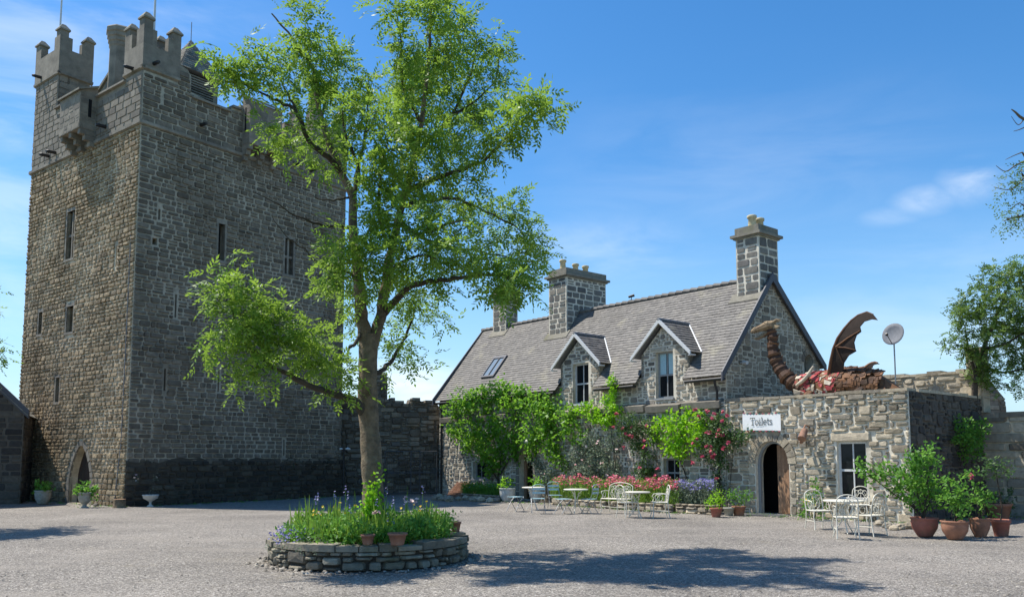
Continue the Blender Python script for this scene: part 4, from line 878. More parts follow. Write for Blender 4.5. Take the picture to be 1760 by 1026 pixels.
# ruined curtain wall
P = [(0, 0), (6.6, 0), (6.6, 3.9), (6.0, 4.0), (5.6, 3.85), (5.3, 4.25), (4.7, 4.2), (4.5, 4.35), (4.1, 4.35), (4.05, 4.15), (3.4, 4.15), (3.4, 4.4), (3.2, 4.4), (3.15, 4.2), (3.05, 4.25), (3.0, 5.5), (1.95, 5.6), (1.9, 4.3), (.6, 4.4), (0, 4.2)]
def topst(m, F):
    for (x, z) in ((3.4, 4.15), (2.6, 4.2), (4.2, 4.3), (4.8, 4.2), (.2, 4.2), (.7, 4.35)): m.box(x, x+rng.uniform(.3, .5), z, z+rng.uniform(.1, .2), -.6, .06, 0, None, F)
wall_thing('ruined_wall', 'ragged ruined stone wall between the tower and the cottage', 'wall', (-8.6, 36.8), (-2.1, 38.9), P, .8, lambda m, F, p, h: rubble(m, F, p, h, (.17, .11), .03, .09), [M['ruin'], M['ruin_m']], top=topst)
# right boundary wall of large blocks
a = hw(WX+.1, -4.75); b = hw(WX-16, -4.75)
P = [(0, 0), (16, 0), (16, 2.8), (8, 2.85), (0, 2.92)]
def cop(m, F):
    x = 0
    while x < 15.5: w = rng.uniform(.5, 1.0); m.box(x+.01, x+w, 2.84, 2.98+rng.uniform(0, .05), -.5, .05, 0, None, F); x += w
wall_thing('boundary_wall', 'sunlit yard wall of large squared blocks at the right edge', 'wall', (a.x, a.y), (b.x, b.y), P, .45, lambda m, F, p, h: coursed(m, F, p, h, hr=(.2, .42), wr=(.4, 1.1), g=.025, relief=.04), [M['wing'], M['tower_mortar']], top=cop)
# church ruin far behind
c0 = PX(1668, 785, 46); c1 = PX(1734, 785, 46); wdt = c1.x-c0.x; zz = lambda v: CAMH+(785-v)/FPX*46
ch = thing('church_ruin', 'ruined church gable with a pointed traceried window beyond the yard wall', 'ruin', (c0.x, 46, 0), 0)
F = frame((0, 0, 0), (1, 0, 0), (0, -1, 0)); P = [(0, 0), (wdt, 0), (wdt, zz(700)), (wdt-.1, zz(683)), (wdt*.62, zz(655)), (wdt*.35, zz(640)), (wdt*.1, zz(655)), (0, zz(665))]
win = [(.65, zz(716)), (1.1, zz(716)), (1.1, zz(703)), (.95, zz(697)), (.65, zz(692))]
m = MB(); wallface(m, F, P, [win], 1, .8); rubble(m, F, P, [win], (.2, .13), .03, .05); wallface(m, lambda a, b, c=0: F(a, b, c-.8), P, [win], 1, .0); m.prism([(0, 0), (wdt, 0), (wdt, .3), (0, .3)], F, -.01, -.79, 1)
m.v = m.v; archring(m, F, .45, 1.75, zz(690), zz(676), .12, 0, True, 9, .1); m.build('stonework', [M['ruin'], M['ruin_m']], ch)
# remove the closing sheet behind the window opening
# gate
t = thing('metal_gate', 'thin grey metal yard gate of bars in the shade before the ruined wall', 'gate', (-5.6, 36.6, 0), math.radians(14))
m = MB()
for z in (.12, 1.0, 1.95): m.tube([(0, 0, z), (2.3, 0, z)], .022, 6)
for x in (0, 1.15, 1.55, 2.3): m.tube([(x, 0, .0 if x in (0, 2.3) else .12), (x, 0, 1.95)], .026, 6)
m.build('gate_frame', M['gatem'], t); m = MB()
for i in range(22): m.tube([(.1*i+.1, 0, .12), (.1*i+.1, 0, 1.95)], .006, 4)
m.build('mesh_infill', M['gatem'], t)
t = thing('yard_lamp_post', 'small twin-headed lamp post at the foot of the tower', 'lamp post', (-7.3, 36.0, 0))
m = MB(); m.tube([(0, 0, 0), (0, 0, 2.0)], .04, 8); m.tube([(-.16, 0, 2.0), (.16, 0, 2.0)], .025, 6); m.build('post', M['black'], t)
for x in (-.17, .17): m = MB(); m.lathe([(0, -.03), (.11, -.01), (.12, .05), (0, .1)], 10, (x, 0, 2.02)); m.build('lamp_head', M['white'], t)

# tile stack and rubble at the cottage corner
p = G(779, 853); t = thing('brick_steps', 'small flight of worn brick steps at the left corner of the cottage', 'steps', p, DA+math.pi)
m = MB()
for k in range(7):
    x = -.5
    while x < .48:
        w = rng.uniform(.18, .24); m.box(x, min(x+w-.012, .5), .0+k*.085, .75, k*.085+.004, k*.085+.082, 0); x += w
m.build('brickwork', M['brick'], t)
def rock(name, label, p, r, mat='ruin', group=None, sq=.65):
    m = MB(); V = []
    rows = [(-.9, .55), (-.4, .95), (.15, 1.0), (.65, .7), (1.0, .1)]
    for z, q in rows:
        for j in range(9): a = 2*math.pi*j/9; rr = r*q*rng.uniform(.78, 1.15); V.append((rr*math.cos(a), rr*.85*math.sin(a), r*sq*z+r*sq*.7))
    m.add(V, [(i*9+j, i*9+(j+1) % 9, (i+1)*9+(j+1) % 9, (i+1)*9+j) for i in range(4) for j in range(9)]+[tuple(range(36, 45))])
    o = m.build(name, M[mat]); o.location = p; o.rotation_euler = (0, 0, rng.random()*6); tag(o, label, 'rock', group); return o
for i, (u, v, r) in enumerate([(748, 860, .2), (760, 861, .16), (772, 862, .22), (788, 861, .18), (800, 860, .2), (755, 857, .2), (766, 857, .17), (812, 862, .16), (826, 862, .2), (842, 863, .18), (853, 862, .16)]):
    rock('loose_rock', 'one of the grey rocks scattered in front of the brick steps', G(u, v), r, 'wing', 'rocks at the corner bed')

# ------------------------------------------------------------------ local plane of the cottage front
RHi = RH.inverted()
def HF(u, v, y=0):
    r = cdir(u, v); o = RHi @ (Vector((0, 0, CAMH))-K); d = RHi @ r; t = (y-o.y)/d.y; q = o+d*t; return q
def plant(name, label, cat, base, sets_, mats, group=None, stems=None, stem_mat='twig'):
    t = thing(name, label, cat, base, 0, group)
    for i, (pn, st, mt) in enumerate(sets_):
        V, Fq, T, MI = join(st); V = V-np.array(base); npmesh(pn, V, Fq, T, [M[k] for k in mt], t, MI)
    if stems:
        m = MB()
        for pts, r in stems: m.tube([Vector(p)-Vector(base) for p in pts], r, 5)
        m.build('stem', M[stem_mat], t)
    return t
def wblobs(lst, y, dep):
    out = []
    for (u, v, r) in lst:
        q = HF(u, v, y+rng.uniform(-.05, .1)); w = hw(*q); rr = r/FPX*w.y; out.append(((w.x, w.y, w.z), (rr, dep, rr)))
    return out
def stemsH(lst, y=.08):
    out = []
    for l, r in lst: out.append(([hw(*HF(u, v, y)) for u, v in l], [r*(1-.7*i/len(l)) for i in range(len(l))]))
    return out
bl = wblobs([(783, 700, 22), (800, 690, 24), (830, 685, 26), (862, 682, 26), (890, 690, 28), (920, 695, 26), (945, 700, 24), (968, 715, 18), (985, 705, 14), (785, 735, 20), (812, 740, 26), (845, 735, 30), (880, 740, 30), (915, 745, 28), (945, 740, 26), (970, 745, 14), (828, 775, 22), (855, 785, 26), (845, 800, 18), (880, 775, 22), (915, 775, 14), (955, 775, 20), (965, 795, 14), (800, 765, 16), (985, 735, 16), (1000, 755, 12), (935, 720, 18), (860, 665, 14), (820, 672, 12), (900, 670, 10)], .3, .3)
plant('climbing_vine', 'broad bright green climbing vine covering the left half of the cottage front', 'vine', hw(12.2, .3), [('foliage', [scatter(bl, 40, .15, .11, .1, 7)], ['leaf_vine'])], None,
      stems=stemsH([([(858, 850), (856, 820), (862, 780), (850, 740)], .05), ([(858, 830), (842, 800), (820, 760), (800, 710)], .035), ([(860, 815), (880, 780), (900, 740), (930, 700)], .035)]))
bl = wblobs([(1050, 655, 9), (1052, 672, 10), (1047, 690, 12), (1058, 703, 12), (1030, 712, 14), (1045, 722, 16), (1012, 697, 9), (1018, 718, 10), (1000, 705, 10)], .22, .2)
plant('climbing_shrub', 'thin bright green climber rising between the two dormer windows', 'vine', hw(*HF(1050, 860, .2)), [('foliage', [scatter(bl, 110, .12, .08, .06, 7)], ['leaf_lime'])], None, stems=stemsH([([(1052, 860), (1058, 800), (1050, 740), (1052, 665)], .02)]))
def rosebush(name, label, blobs, y, dens, fl, base, nf, mats=('leaf_dark', 'pinkfl'), size=.05, ll=.075, dep=.22):
    bl = wblobs(blobs, y, dep); s = [scatter(bl, dens*3.2, ll*1.15, ll*.75, .07, 6)]
    fp = []
    for (u, v) in fl: w = hw(*HF(u, v, y+dep+.05)); fp += [(w.x+rng.uniform(-.04, .04), w.y, w.z+rng.uniform(-.04, .04)) for _ in range(nf)]
    parts = [('foliage', s, [mats[0]])]
    if fp: parts.append(('blossom', [flowers(np.array(fp), size, 6)], [mats[1]]))
    st = stemsH([([(base[0]+dx, base[1]), (base[0]+dx*1.5+rng.uniform(-6, 6), base[1]-35), (rng.choice(blobs)[0], rng.choice(blobs)[1])], .014) for dx in (-10, -4, 2, 8)], y*.5)
    return plant(name, label, 'rose bush', hw(*HF(*base, y*.5)).to_tuple()[:2]+(0,), parts, None, stems=st)
rosebush('climbing_rose', 'pale-flowered climbing rose with grey green leaves over the cottage middle', [(1000, 775, 20), (1015, 760, 18), (1030, 785, 24), (1020, 810, 22), (1050, 800, 20), (1050, 760, 18), (1060, 825, 16), (1000, 810, 14), (985, 790, 12)], .3, 42,
         [(1005, 749), (1025, 762), (1028, 758), (1000, 790), (1034, 795), (1060, 772), (1012, 800), (990, 797), (1042, 815), (1008, 766)], 2, (1030, 868), 0, ) if False else \
rosebush('climbing_rose', 'pale-flowered climbing rose with grey green leaves over the cottage middle', [(1000, 775, 20), (1015, 760, 18), (1030, 785, 24), (1020, 810, 22), (1050, 800, 20), (1050, 760, 18), (1060, 825, 16), (1000, 810, 14), (985, 790, 12)], .3, 42,
         [(1005, 749), (1025, 762), (1028, 758), (1000, 790), (1034, 795), (1060, 772), (1012, 800), (990, 797), (1042, 815), (1008, 766)], (1030, 868), 2, ('leaf_grey', 'palefl'), .05)
rosebush('climbing_rose', 'pink-flowered climbing rose right of the pale one, under the right dormer', [(1085, 742, 18), (1100, 730, 18), (1120, 735, 16), (1095, 765, 16), (1112, 785, 12), (1078, 720, 12), (1070, 740, 12), (1125, 758, 12), (1110, 812, 17), (1118, 828, 14), (1100, 805, 12)], .3, 50,
         [(1060, 712), (1069, 735), (1075, 745), (1054, 733), (1086, 734), (1083, 748), (1111, 732), (1107, 757), (1107, 768), (1072, 769), (1088, 705+45), (1099, 804), (1130, 806), (1124, 818), (1080, 748), (1059, 711)], (1100, 868), 6, ('leaf_dark', 'pinkfl'), .05)
bl = wblobs([(1128, 748, 14), (1205, 745, 13), (1140, 735, 16), (1160, 725, 18), (1182, 720, 18), (1195, 735, 18), (1170, 750, 20), (1150, 765, 18), (1172, 775, 16), (1190, 760, 14), (1155, 748, 16), (1135, 720, 10), (1206, 720, 12)], .3, .28)
plant('wall_shrub', 'lime green wall shrub between the pink climbing roses', 'shrub', (hw(*HF(1165, 870, .2)).x, hw(*HF(1165, 870, .2)).y, 0), [('foliage', [scatter(bl, 50, .15, .08, .08, 7)], ['leaf_lime'])], None, stems=stemsH([([(1175, 868), (1180, 820), (1165, 780), (1170, 740)], .025)]))
rosebush('climbing_rose', 'tall climbing rose with many pink blooms beside the cottage drainpipe', [(1205, 715, 10), (1220, 725, 14), (1240, 722, 14), (1228, 745, 18), (1250, 745, 18), (1215, 760, 14), (1235, 770, 18), (1262, 760, 14), (1275, 755, 10), (1225, 790, 12), (1245, 795, 12), (1230, 820, 8), (1240, 840, 8), (1285, 745, 8), (1205, 780, 10)], .3, 50,
         [(1195, 704), (1214, 705), (1228, 712), (1225, 720), (1241, 708), (1251, 715), (1242, 724), (1214, 744), (1220, 744), (1233, 748), (1236, 739), (1242, 748), (1197, 754), (1191, 763), (1214, 767), (1223, 768), (1227, 781), (1224, 785), (1252, 761), (1243, 770), (1207, 785), (1225, 785), (1190, 795), (1232, 823), (1202, 716), (1216, 708), (1222, 777)], (1240, 870), 7, ('leaf_dark', 'pinkfl'), .055)
rosebush('climbing_rose', 'sparse white-flowered climber right of the cottage door', [(925, 800, 14), (945, 815, 16), (930, 830, 14), (960, 830, 14), (912, 790, 8), (975, 805, 10)], .25, 30, [(915, 795), (918, 808), (935, 812), (950, 800)], (945, 850), 1, ('leaf_grey', 'palefl'), .035)
# flower border along the cottage
def border(name, label, u0, u1, v0, v1, y, n_, leaf, flower, hgt, nf, fsize, fy=0, cat='flowers'):
    P, Q = [], []
    for i in range(n_):
        u = rng.uniform(u0, u1); q = HF(u, 860, y+rng.uniform(-.35, .35)); w = hw(q.x, q.y, 0); P.append((w.x, w.y, .25+rng.random()*(hgt-.3)))
    for i in range(nf):
        u = rng.uniform(u0, u1); q = HF(u, 860, y+rng.uniform(-.35, .45)); w = hw(q.x, q.y, 0); cl = math.sin(u*.21)+math.sin(u*.083+1); Q.append((w.x, w.y, hgt*rng.uniform(.72, 1.05)+.05*cl-fy))
    P = np.array(P); Q = np.array(Q); c = np.array([P[:, 0].mean(), P[:, 1].mean(), 0])
    t = thing(name, label, cat, tuple(c)); B = blades(P*np.array([1, 1, 0])+np.array([0, 0, .1]), hgt*.8, .02, .25); Lf = leafquads(np.repeat(P, 5, 0)+NR.normal(0, .06, (n_*5, 3)), unit(NR.normal(0, 1, (n_*5, 3))+np.array([0, 0, .4])), unit(NR.normal(0, .5, (n_*5, 3))+np.array([0, -.4, 1])), .09, .035)
    fo = npmesh('foliage', np.concatenate([B[0], Lf[0]])-c, np.concatenate([B[1], Lf[1]+len(B[0])]), NR.random((len(B[1])+len(Lf[1]), 3)), M[leaf], t); fo['kind'] = 'stuff'
    V, Fq, T = flowers(Q, fsize, 5); f2 = npmesh('blossom', V-c, Fq, T, M[flower], t); f2['kind'] = 'stuff'; t['kind'] = 'stuff'; return t
border('flower_border', 'band of bright pink border flowers behind the white cafe bench', 1040, 1168, 0, 0, 1.0, 700, 'grass', 'pinkfl', .98, 620, .042)
border('flower_border', 'clump of pink border flowers behind the pale blue chairs', 950, 1035, 0, 0, .9, 420, 'grass', 'pinkfl', .98, 260, .042)
border('lavender', 'grey blue lavender bush in front of the drainpipe climbing rose', 1158, 1228, 0, 0, .9, 700, 'leaf_grey', 'violet', .95, 700, .032, cat='shrub')
border('herb_bed', 'low green herb bed beside the brick steps', 795, 858, 0, 0, .8, 500, 'leaf_mid', 'violet', .62, 20, .03, cat='plants')
# stones edging the border
def edging(name, label, u0, u1, y, h0, group):
    s0 = HF(u0, 860, y).x; s1 = HF(u1, 860, y).x; s = s0; t = thing(name, label, 'edging', hw((s0+s1)/2, y, 0), DA); c = (s0+s1)/2; m = MB()
    F = frame((0, 0, 0), (1, 0, 0), (0, 1, 0)); rubble(m, F, rect(s1-c, s0-c, 0, h0), [], (.12, .08), .02, .06); m.box(s1-c, s0-c, -.25, -.02, 0, h0-.02, 1); m.build('stonework', [M['wing'], M['ruin_m']], t)
edging('stone_edging', 'low stone edging under the lavender', 1228, 1160, 1.45, .3, None)
edging('stone_edging', 'low stone edging of the herb bed left of the cottage door', 860, 792, 1.3, .22, None)
edging('stone_edging', 'low stone edging behind the pale blue chairs', 1040, 948, 1.45, .24, None)
edging('stone_edging', 'low stone edging behind the white cafe bench', 1156, 1046, 1.45, .26, None)

# ------------------------------------------------------------------ pots
def pot(name, label, p, r, h, mat, shape='pot', group=None, cat='plant pot'):
    t = thing(name, label, cat, p, 0, group); m = MB()
    if shape == 'pot': prof = [(0, 0), (r*.68, 0), (r*.72, .02), (r*.95, h*.8), (r*1.06, h*.82), (r*1.08, h), (r*.96, h), (r*.93, h*.85)]
    elif shape == 'bowl': prof = [(0, 0), (r*.55, 0), (r*.6, .02), (r*.95, h*.45), (r*1.02, h*.75), (r*.98, h*.88), (r*1.08, h*.95), (r*1.05, h), (r*.92, h), (r*.9, h*.85)]
    elif shape == 'urn': prof = [(0, 0), (r*.6, 0), (r*.6, h*.07), (r*.3, h*.13), (r*.26, h*.22), (r*.5, h*.32), (r*.82, h*.5), (r*.9, h*.75), (r*.86, h*.88), (r*1.05, h*.93), (r*1.05, h), (r*.85, h), (r*.8, h*.85)]
    elif shape == 'dish': prof = [(0, 0), (r*.45, 0), (r*.42, h*.1), (r*.16, h*.2), (r*.16, h*.42), (r*.5, h*.55), (r*.95, h*.72), (r*1.0, h*.9), (r*1.1, h*.95), (r*1.08, h), (r*.9, h), (r*.85, h*.8)]
    m.lathe(prof, 20, (0, 0, 0), 0, (.4, .5, .5)); m.build('vessel', M[mat], t); m = MB(); m.lathe([(0, h*.86), (r*.92, h*.86)], 16); m.build('soil', M['soil'], t); return t
def potplant(name, label, base, blobs, mats, dens=60, ll=.1, lw=.06, stems=None, fl=None, per=6, cat='potted plant', group=None):
    P = [('foliage', [scatter([(tuple(c), r) for c, r in blobs], dens, ll, lw, .05, per)], [mats[0]])]
    if fl is not None: P.append(('blossom', [flowers(np.array(fl), .045, 6)], [mats[1]]))
    return plant(name, label, cat, base, P, None, group, stems=stems)
def pbl(lst, Y, dep=1.0):
    out = []
    for (u, v, r) in lst: w = PX(u, v, Y+rng.uniform(-.15, .15)); q = r/FPX*Y; out.append(((w.x, w.y, w.z), (q, q*dep, q)))
    return out
def sway(p, q, r, k=4, a=.06):
    p, q = Vector(p), Vector(q); return ([p+(q-p)*(i/k)+Vector((rng.uniform(-a, a), rng.uniform(-a, a), 0))*(0 < i < k) for i in range(k+1)], [r*(1-.6*i/k) for i in range(k+1)])
# right-hand group
p1, p2, p3, p4, p5 = G(1590, 921), G(1642, 926), G(1685, 922), G(1721, 921), G(1716, 893)
pot('terracotta_pot', 'round terracotta pot with a worn pink panel, left of the row by the corner', p1, .27, .4, 'pinkterra', 'bowl')
pot('terracotta_pot', 'wide brownish terracotta bowl, second from left in the row by the corner', p2, .26, .38, 'terra', 'bowl')
pot('terracotta_pot', 'brown clay pot with slanting marks, third from left in the row by the corner', p3, .2, .4, 'terra', 'bowl')
pot('terracotta_pot', 'red streaked clay pot holding the small standard tree at the right', p4, .19, .36, 'pinkterra', 'pot')
pot('clay_trough', 'large clay pot in the shade behind the standard tree', p5, .34, .45, 'terra', 'pot')
up_ = lambda p, z: Vector((p.x, p.y, z))
b = pbl([(1482, 805, 12), (1500, 815, 18), (1522, 812, 20), (1545, 818, 22), (1565, 800, 22), (1580, 785, 20), (1600, 800, 18), (1575, 825, 26), (1600, 835, 24), (1560, 845, 22), (1585, 860, 24), (1612, 855, 18), (1596, 778, 9), (1601, 765, 6), (1536, 838, 16), (1476, 797, 6)], p1.y, .9)
potplant('potted_shrub', 'large bushy light green shrub in the leftmost corner pot', p1, b, ('leaf_mid',), 110, .1, .06, [sway(up_(p1, .35), Vector(c), .018) for c, r in b[::2]])
b = pbl([(1640, 850, 22), (1632, 830, 14), (1650, 825, 16), (1645, 868, 18), (1625, 860, 14), (1657, 845, 14)], p2.y, .9)
potplant('potted_shrub', 'mid green leafy shrub in the second corner pot', p2, b, ('leaf_mid',), 90, .1, .055, [sway(up_(p2, .33), Vector(c), .012) for c, r in b])
b = pbl([(1672, 860, 18), (1690, 870, 16), (1680, 840, 12), (1700, 855, 10), (1668, 875, 14), (1695, 845, 8), (1668, 815, 4)], p3.y, .9); q = PX(1668, 818, p3.y)
potplant('potted_shrub', 'leafy plant with one pink bloom on a tall stem in the third corner pot', p3, b, ('leaf_mid', 'pinkfl'), 90, .11, .05, [sway(up_(p3, .33), Vector(c), .01) for c, r in b], [tuple(Vector(q)+Vector((rng.uniform(-.04, .04), rng.uniform(-.04, .04), rng.uniform(-.06, .06)))) for _ in range(14)])
b = pbl([(1697, 800, 14), (1712, 795, 15), (1725, 803, 14), (1706, 812, 10), (1690, 812, 8), (1732, 815, 7)], p4.y, 1)
potplant('standard_tree', 'small standard tree with thin bare stem and round green head', p4, b, ('leaf_dark',), 110, .08, .045, [([up_(p4, .3), PX(1722, 870, p4.y), PX(1716, 835, p4.y), PX(1711, 805, p4.y)], [.018, .016, .014, .01])], cat='potted tree')
b = pbl([(1715, 852, 14), (1730, 862, 13), (1700, 858, 10), (1738, 845, 8), (1712, 868, 12), (1735, 872, 10)], p5.y, 1)
potplant('potted_shrub', 'dark leafy plant in the big shaded pot behind the standard tree', p5, b, ('leaf_dark',), 70, .1, .05, [sway(up_(p5, .3), Vector(c), .01) for c, r in b[:3]])
# climber on the shaded wing side
def SF(o, z, n_=.15): return hw(WX-n_, -o, z)
b = [((lambda w: (w.x, w.y, w.z))(SF(o, z, .28)), (r, r, r)) for o, z, r in ((2.6, 2.6, .25), (3.1, 2.45, .3), (3.5, 2.3, .28), (2.9, 2.2, .3), (3.3, 1.9, .26), (2.4, 2.2, .22), (3.8, 2.55, .22), (4.1, 2.6, .16), (2.8, 1.7, .2))]
plant('wall_creeper', 'dark green creeper on the shaded side wall of the toilet building', 'vine', SF(3.0, 0), [('foliage', [scatter(b, 110, .1, .06, .06, 6)], ['leaf_mid'])], None, stems=[([SF(2.9, 0), SF(2.95, .8), SF(2.85, 1.6), SF(3.1, 2.3)], [.03, .025, .02, .01])])
# shrub by the window
q = G(1400, 893); b = pbl([(1388, 868, 12), (1402, 862, 14), (1394, 850, 10), (1403, 840, 7), (1410, 852, 8), (1382, 882, 9), (1400, 828, 4), (1412, 872, 8)], q.y-.1, .6)
plant('flowering_shrub', 'small yellow-flowered shrub between the arched door and the white window', 'shrub', q, [('foliage', [scatter(b, 130, .09, .05, .05, 6)], ['leaf_mid']), ('blossom', [flowers(np.array([tuple(PX(u, v, q.y-.35)) for u, v in ((1384, 858), (1390, 862), (1386, 866), (1396, 854), (1402, 868), (1381, 863))]), .05, 6)], ['yellowfl'])], None, stems=[sway(q, Vector(c), .01) for c, r in b[:5]])
# pots at the drainpipe
p = G(1231, 888); pot('terracotta_pot', 'small pink and terracotta pot at the end of the lavender', p, .17, .26, 'pinkterra', 'pot')
b = pbl([(1228, 858, 11), (1238, 862, 10), (1222, 866, 9), (1234, 850, 7)], p.y, 1); potplant('potted_herb', 'bright green leafy herb in the small pink pot', p, b, ('leaf_lime',), 160, .08, .04)
p = G(1270, 886); pot('terracotta_pot', 'plain terracotta pot left of the arched door', p, .19, .28, 'terra', 'pot')
b = pbl([(1262, 856, 10), (1275, 858, 10), (1284, 852, 9), (1268, 848, 7), (1252, 850, 8)], p.y, 1); potplant('potted_herb', 'sprawling green plant in the plain terracotta pot left of the arched door', p, b, ('leaf_mid',), 150, .08, .045)
p = G(1253, 886); pot('stone_pot', 'squat pale stone pot between the two clay pots by the drainpipe', p, .16, .24, 'stonepot', 'pot')
# cottage door planters
p = G(872, 862); pot('white_planter', 'large round white planter beside the cottage door', p, .3, .52, 'whitepot', 'bowl')
b = pbl([(868, 828, 8), (876, 830, 9), (864, 834, 7)], p.y, 1); potplant('potted_shrub', 'light green shrub in the white planter by the cottage door', p, b, ('leaf_lime',), 90, .1, .06)
p = G(921, 862); pot('white_planter', 'round white planter right of the cottage door behind the blue chair', p, .26, .5, 'whitepot', 'bowl')
b = pbl([(917, 830, 8), (924, 828, 9), (930, 834, 7)], p.y, 1); potplant('potted_shrub', 'light green shrub in the planter right of the cottage door', p, b, ('leaf_lime',), 90, .1, .06)
# tower pots
p = G(73, 866); pot('stone_urn', 'stone pot of leafy plants at the outbuilding corner by the tower', p, .27, .5, 'stonepot', 'bowl')
b = pbl([(68, 836, 9), (78, 838, 10), (85, 842, 7), (63, 842, 7)], p.y, 1); potplant('potted_plant', 'pale green leafy plant in the stone pot at the outbuilding corner', p, b, ('leaf_mid',), 90, .14, .09)
p = G(145, 873); pot('stone_urn', 'stone urn of leafy plants right of the tower doorway', p, .24, .52, 'stonepot', 'urn')
b = pbl([(140, 840, 9), (150, 838, 9), (158, 843, 7), (134, 844, 6), (165, 848, 7)], p.y, 1); potplant('potted_plant', 'pale green leafy plant in the urn by the tower doorway', p, b, ('leaf_mid',), 90, .14, .09)
p = G(258, 871); pot('pedestal_bowl', 'shallow white pedestal bowl in front of the dark tower base', p, .25, .42, 'whitepot', 'dish')
b = pbl([(235, 822, 5), (268, 820, 4), (262, 842, 5)], p.y, 1); potplant('potted_plant', 'wispy dark plant with pale flowers above the pedestal bowl', p, b, ('leaf_grey', 'palefl'), 80, .05, .02, [sway(up_(p, .35), Vector(c), .006) for c, r in b], [tuple(PX(u, v, p.y)) for u, v in ((231, 820), (234, 816), (237, 823), (234, 826), (270, 819))])
p = G(205, 873); t = thing('tree_stump', 'short sawn tree stump at the corner of the tower', 'stump', p); m = MB()
m.lathe([(.24, 0), (.2, .06), (.19, .3)], 14, wob=.03); m.build('bark', M['bark'], t); m = MB(); m.lathe([(0, .31), (.19, .3)], 14); m.build('cut_face', M['timber'], t)
for u, v, r in ((170, 868, .3), (185, 870, .22), (165, 872, .18), (196, 866, .2)):
    rock('loose_rock', 'one of the grey rocks along the tower foot near the stump', G(u, v-2), r*.6, 'ruin', 'rocks at the tower foot')
w0 = G(172, 868); b = pbl([(165, 858, 7), (178, 860, 6), (188, 863, 5)], w0.y, 1); plant('weeds', 'scrubby weeds growing along the foot of the tower beside the urn', 'weeds', w0, [('foliage', [scatter(b, 120, .06, .03, .05, 6)], ['leaf_mid'])], None)
for u, v, r in ((1548, 910, .14), (1563, 909, .16), (1537, 911, .12), (1525, 908, .14), (1512, 905, .16)):
    rock('kerb_rock', 'one of the squarish grey rocks at the foot of the toilet building', G(u, v), r, 'wing', 'rocks under the sash window')

# ------------------------------------------------------------------ cafe furniture
def cafe_table(label, p, rz=0, mat='ironwhite', r=.36, group='round cafe tables'):
    t = thing('cafe_table', label, 'table', p, rz, group); m = MB(); m.lathe([(0, .7), (r, .7), (r+.015, .71), (r+.015, .73), (r, .735), (0, .735)], 24); m.build('tabletop', M[mat], t)
    for k in range(3):
        a = 2*math.pi*k/3; c, s = math.cos(a), math.sin(a); m = MB()
        m.tube([(c*q, s*q, z) for q, z in ((.2, .7), (.1, .6), (.035, .42), (.06, .26), (.16, .12), (.24, .0))], .013, 6)
        m.tube([(c*(.12+.05*math.cos(b)), s*(.12+.05*math.cos(b)), .58+.05*math.sin(b)) for b in np.linspace(0, 5.5, 9)], .007, 4); m.build('leg', M[mat], t)
    m = MB(); m.lathe([(.05, .4), (.05, .42)], 10); m.tube([(.06*math.cos(b), .06*math.sin(b), .34) for b in np.linspace(0, 6.28, 9)], .009, 5); m.build('ring_brace', M[mat], t); return t
def iron_chair(label, p, rz, w=.42, arms=True, group='white iron chairs', name='iron_chair', cat='chair'):
    # faces +y
    t = thing(name, label, cat, p, rz, group); mt = M['ironwhite']; h = w/2; m = MB()
    m.tube([(-h, -.2, .44), (h, -.2, .44), (h+.01, .2, .44), (-h-.01, .2, .44), (-h, -.2, .44)], .014, 6)
    k = int(w/.035)
    for i in range(k): x = -h+w*(i+.5)/k; m.box(x-.013, x+.013, -.2, .2, .438, .45)
    m.build('seat', mt, t)
    for sx in (-1, 1):
        m = MB(); m.tube([(sx*h, .19, .44), (sx*(h+.03), .22, .3), (sx*(h-.01), .2, .12), (sx*(h+.02), .23, 0)], .013, 6); m.build('leg', mt, t)
        m = MB(); m.tube([(sx*h, -.19, .44), (sx*h, -.21, .2), (sx*(h+.01), -.25, 0)], .013, 6); m.build('leg', mt, t)
    m = MB(); m.tube([(sx*h, y, .2) for sx, y in ((-1, .2), (1, .2))], .008, 5); m.tube([(-h, .2, .2), (-h, -.21, .2)], .008, 5); m.tube([(h, .2, .2), (h, -.21, .2)], .008, 5); m.build('stretcher', mt, t)
    m = MB(); H_ = .92; arc = [(-h, -.19, .44), (-h-.01, -.22, .62), (-h, -.25, .76)]+[(-h*math.cos(q), -.26, .78+(H_-.78)*math.sin(q)) for q in np.linspace(.15, math.pi-.15, 9)]+[(h, -.25, .76), (h+.01, -.22, .62), (h, -.19, .44)]
    m.tube(arc, .013, 6); nlob = max(1, int(round(w/.42)))
    for j in range(nlob):
        cx = -h+w*(j+.5)/nlob; sc_ = min(1, w/nlob/.42)
        for (ox, oz, r1, r2) in ((0, .62, .1, .12), (-.1, .74, .055, .07), (.1, .74, .055, .07), (0, .78, .05, .05), (-.11, .56, .05, .07), (.11, .56, .05, .07)):
            m.tube([(cx+(ox+r1*math.cos(b))*sc_, -.225-.03*(oz-.5), oz+r2*math.sin(b)) for b in np.linspace(0, 6.28, 11)], .007, 4)
        m.tube([(cx, -.2, .45), (cx, -.25, .84)], .008, 4)
        for sx in (-1, 1): m.tube([(cx+sx*.07*sc_, -.2, .45), (cx+sx*.16*sc_, -.23, .62), (cx+sx*.05*sc_, -.25, .82)], .007, 4)
    m.build('backrest', mt, t)
    if arms:
        for sx in (-1, 1):
            m = MB(); m.tube([(sx*h, -.22, .66), (sx*(h+.03), -.05, .68), (sx*(h+.03), .12, .66), (sx*(h+.02), .17, .6), (sx*h, .12, .55), (sx*h, .16, .44)], .011, 6)
            m.tube([(sx*(h+.01), .02+.07*math.cos(b), .56+.08*math.sin(b)) for b in np.linspace(0, 6.28, 10)], .007, 4); m.build('armrest', mt, t)
    return t
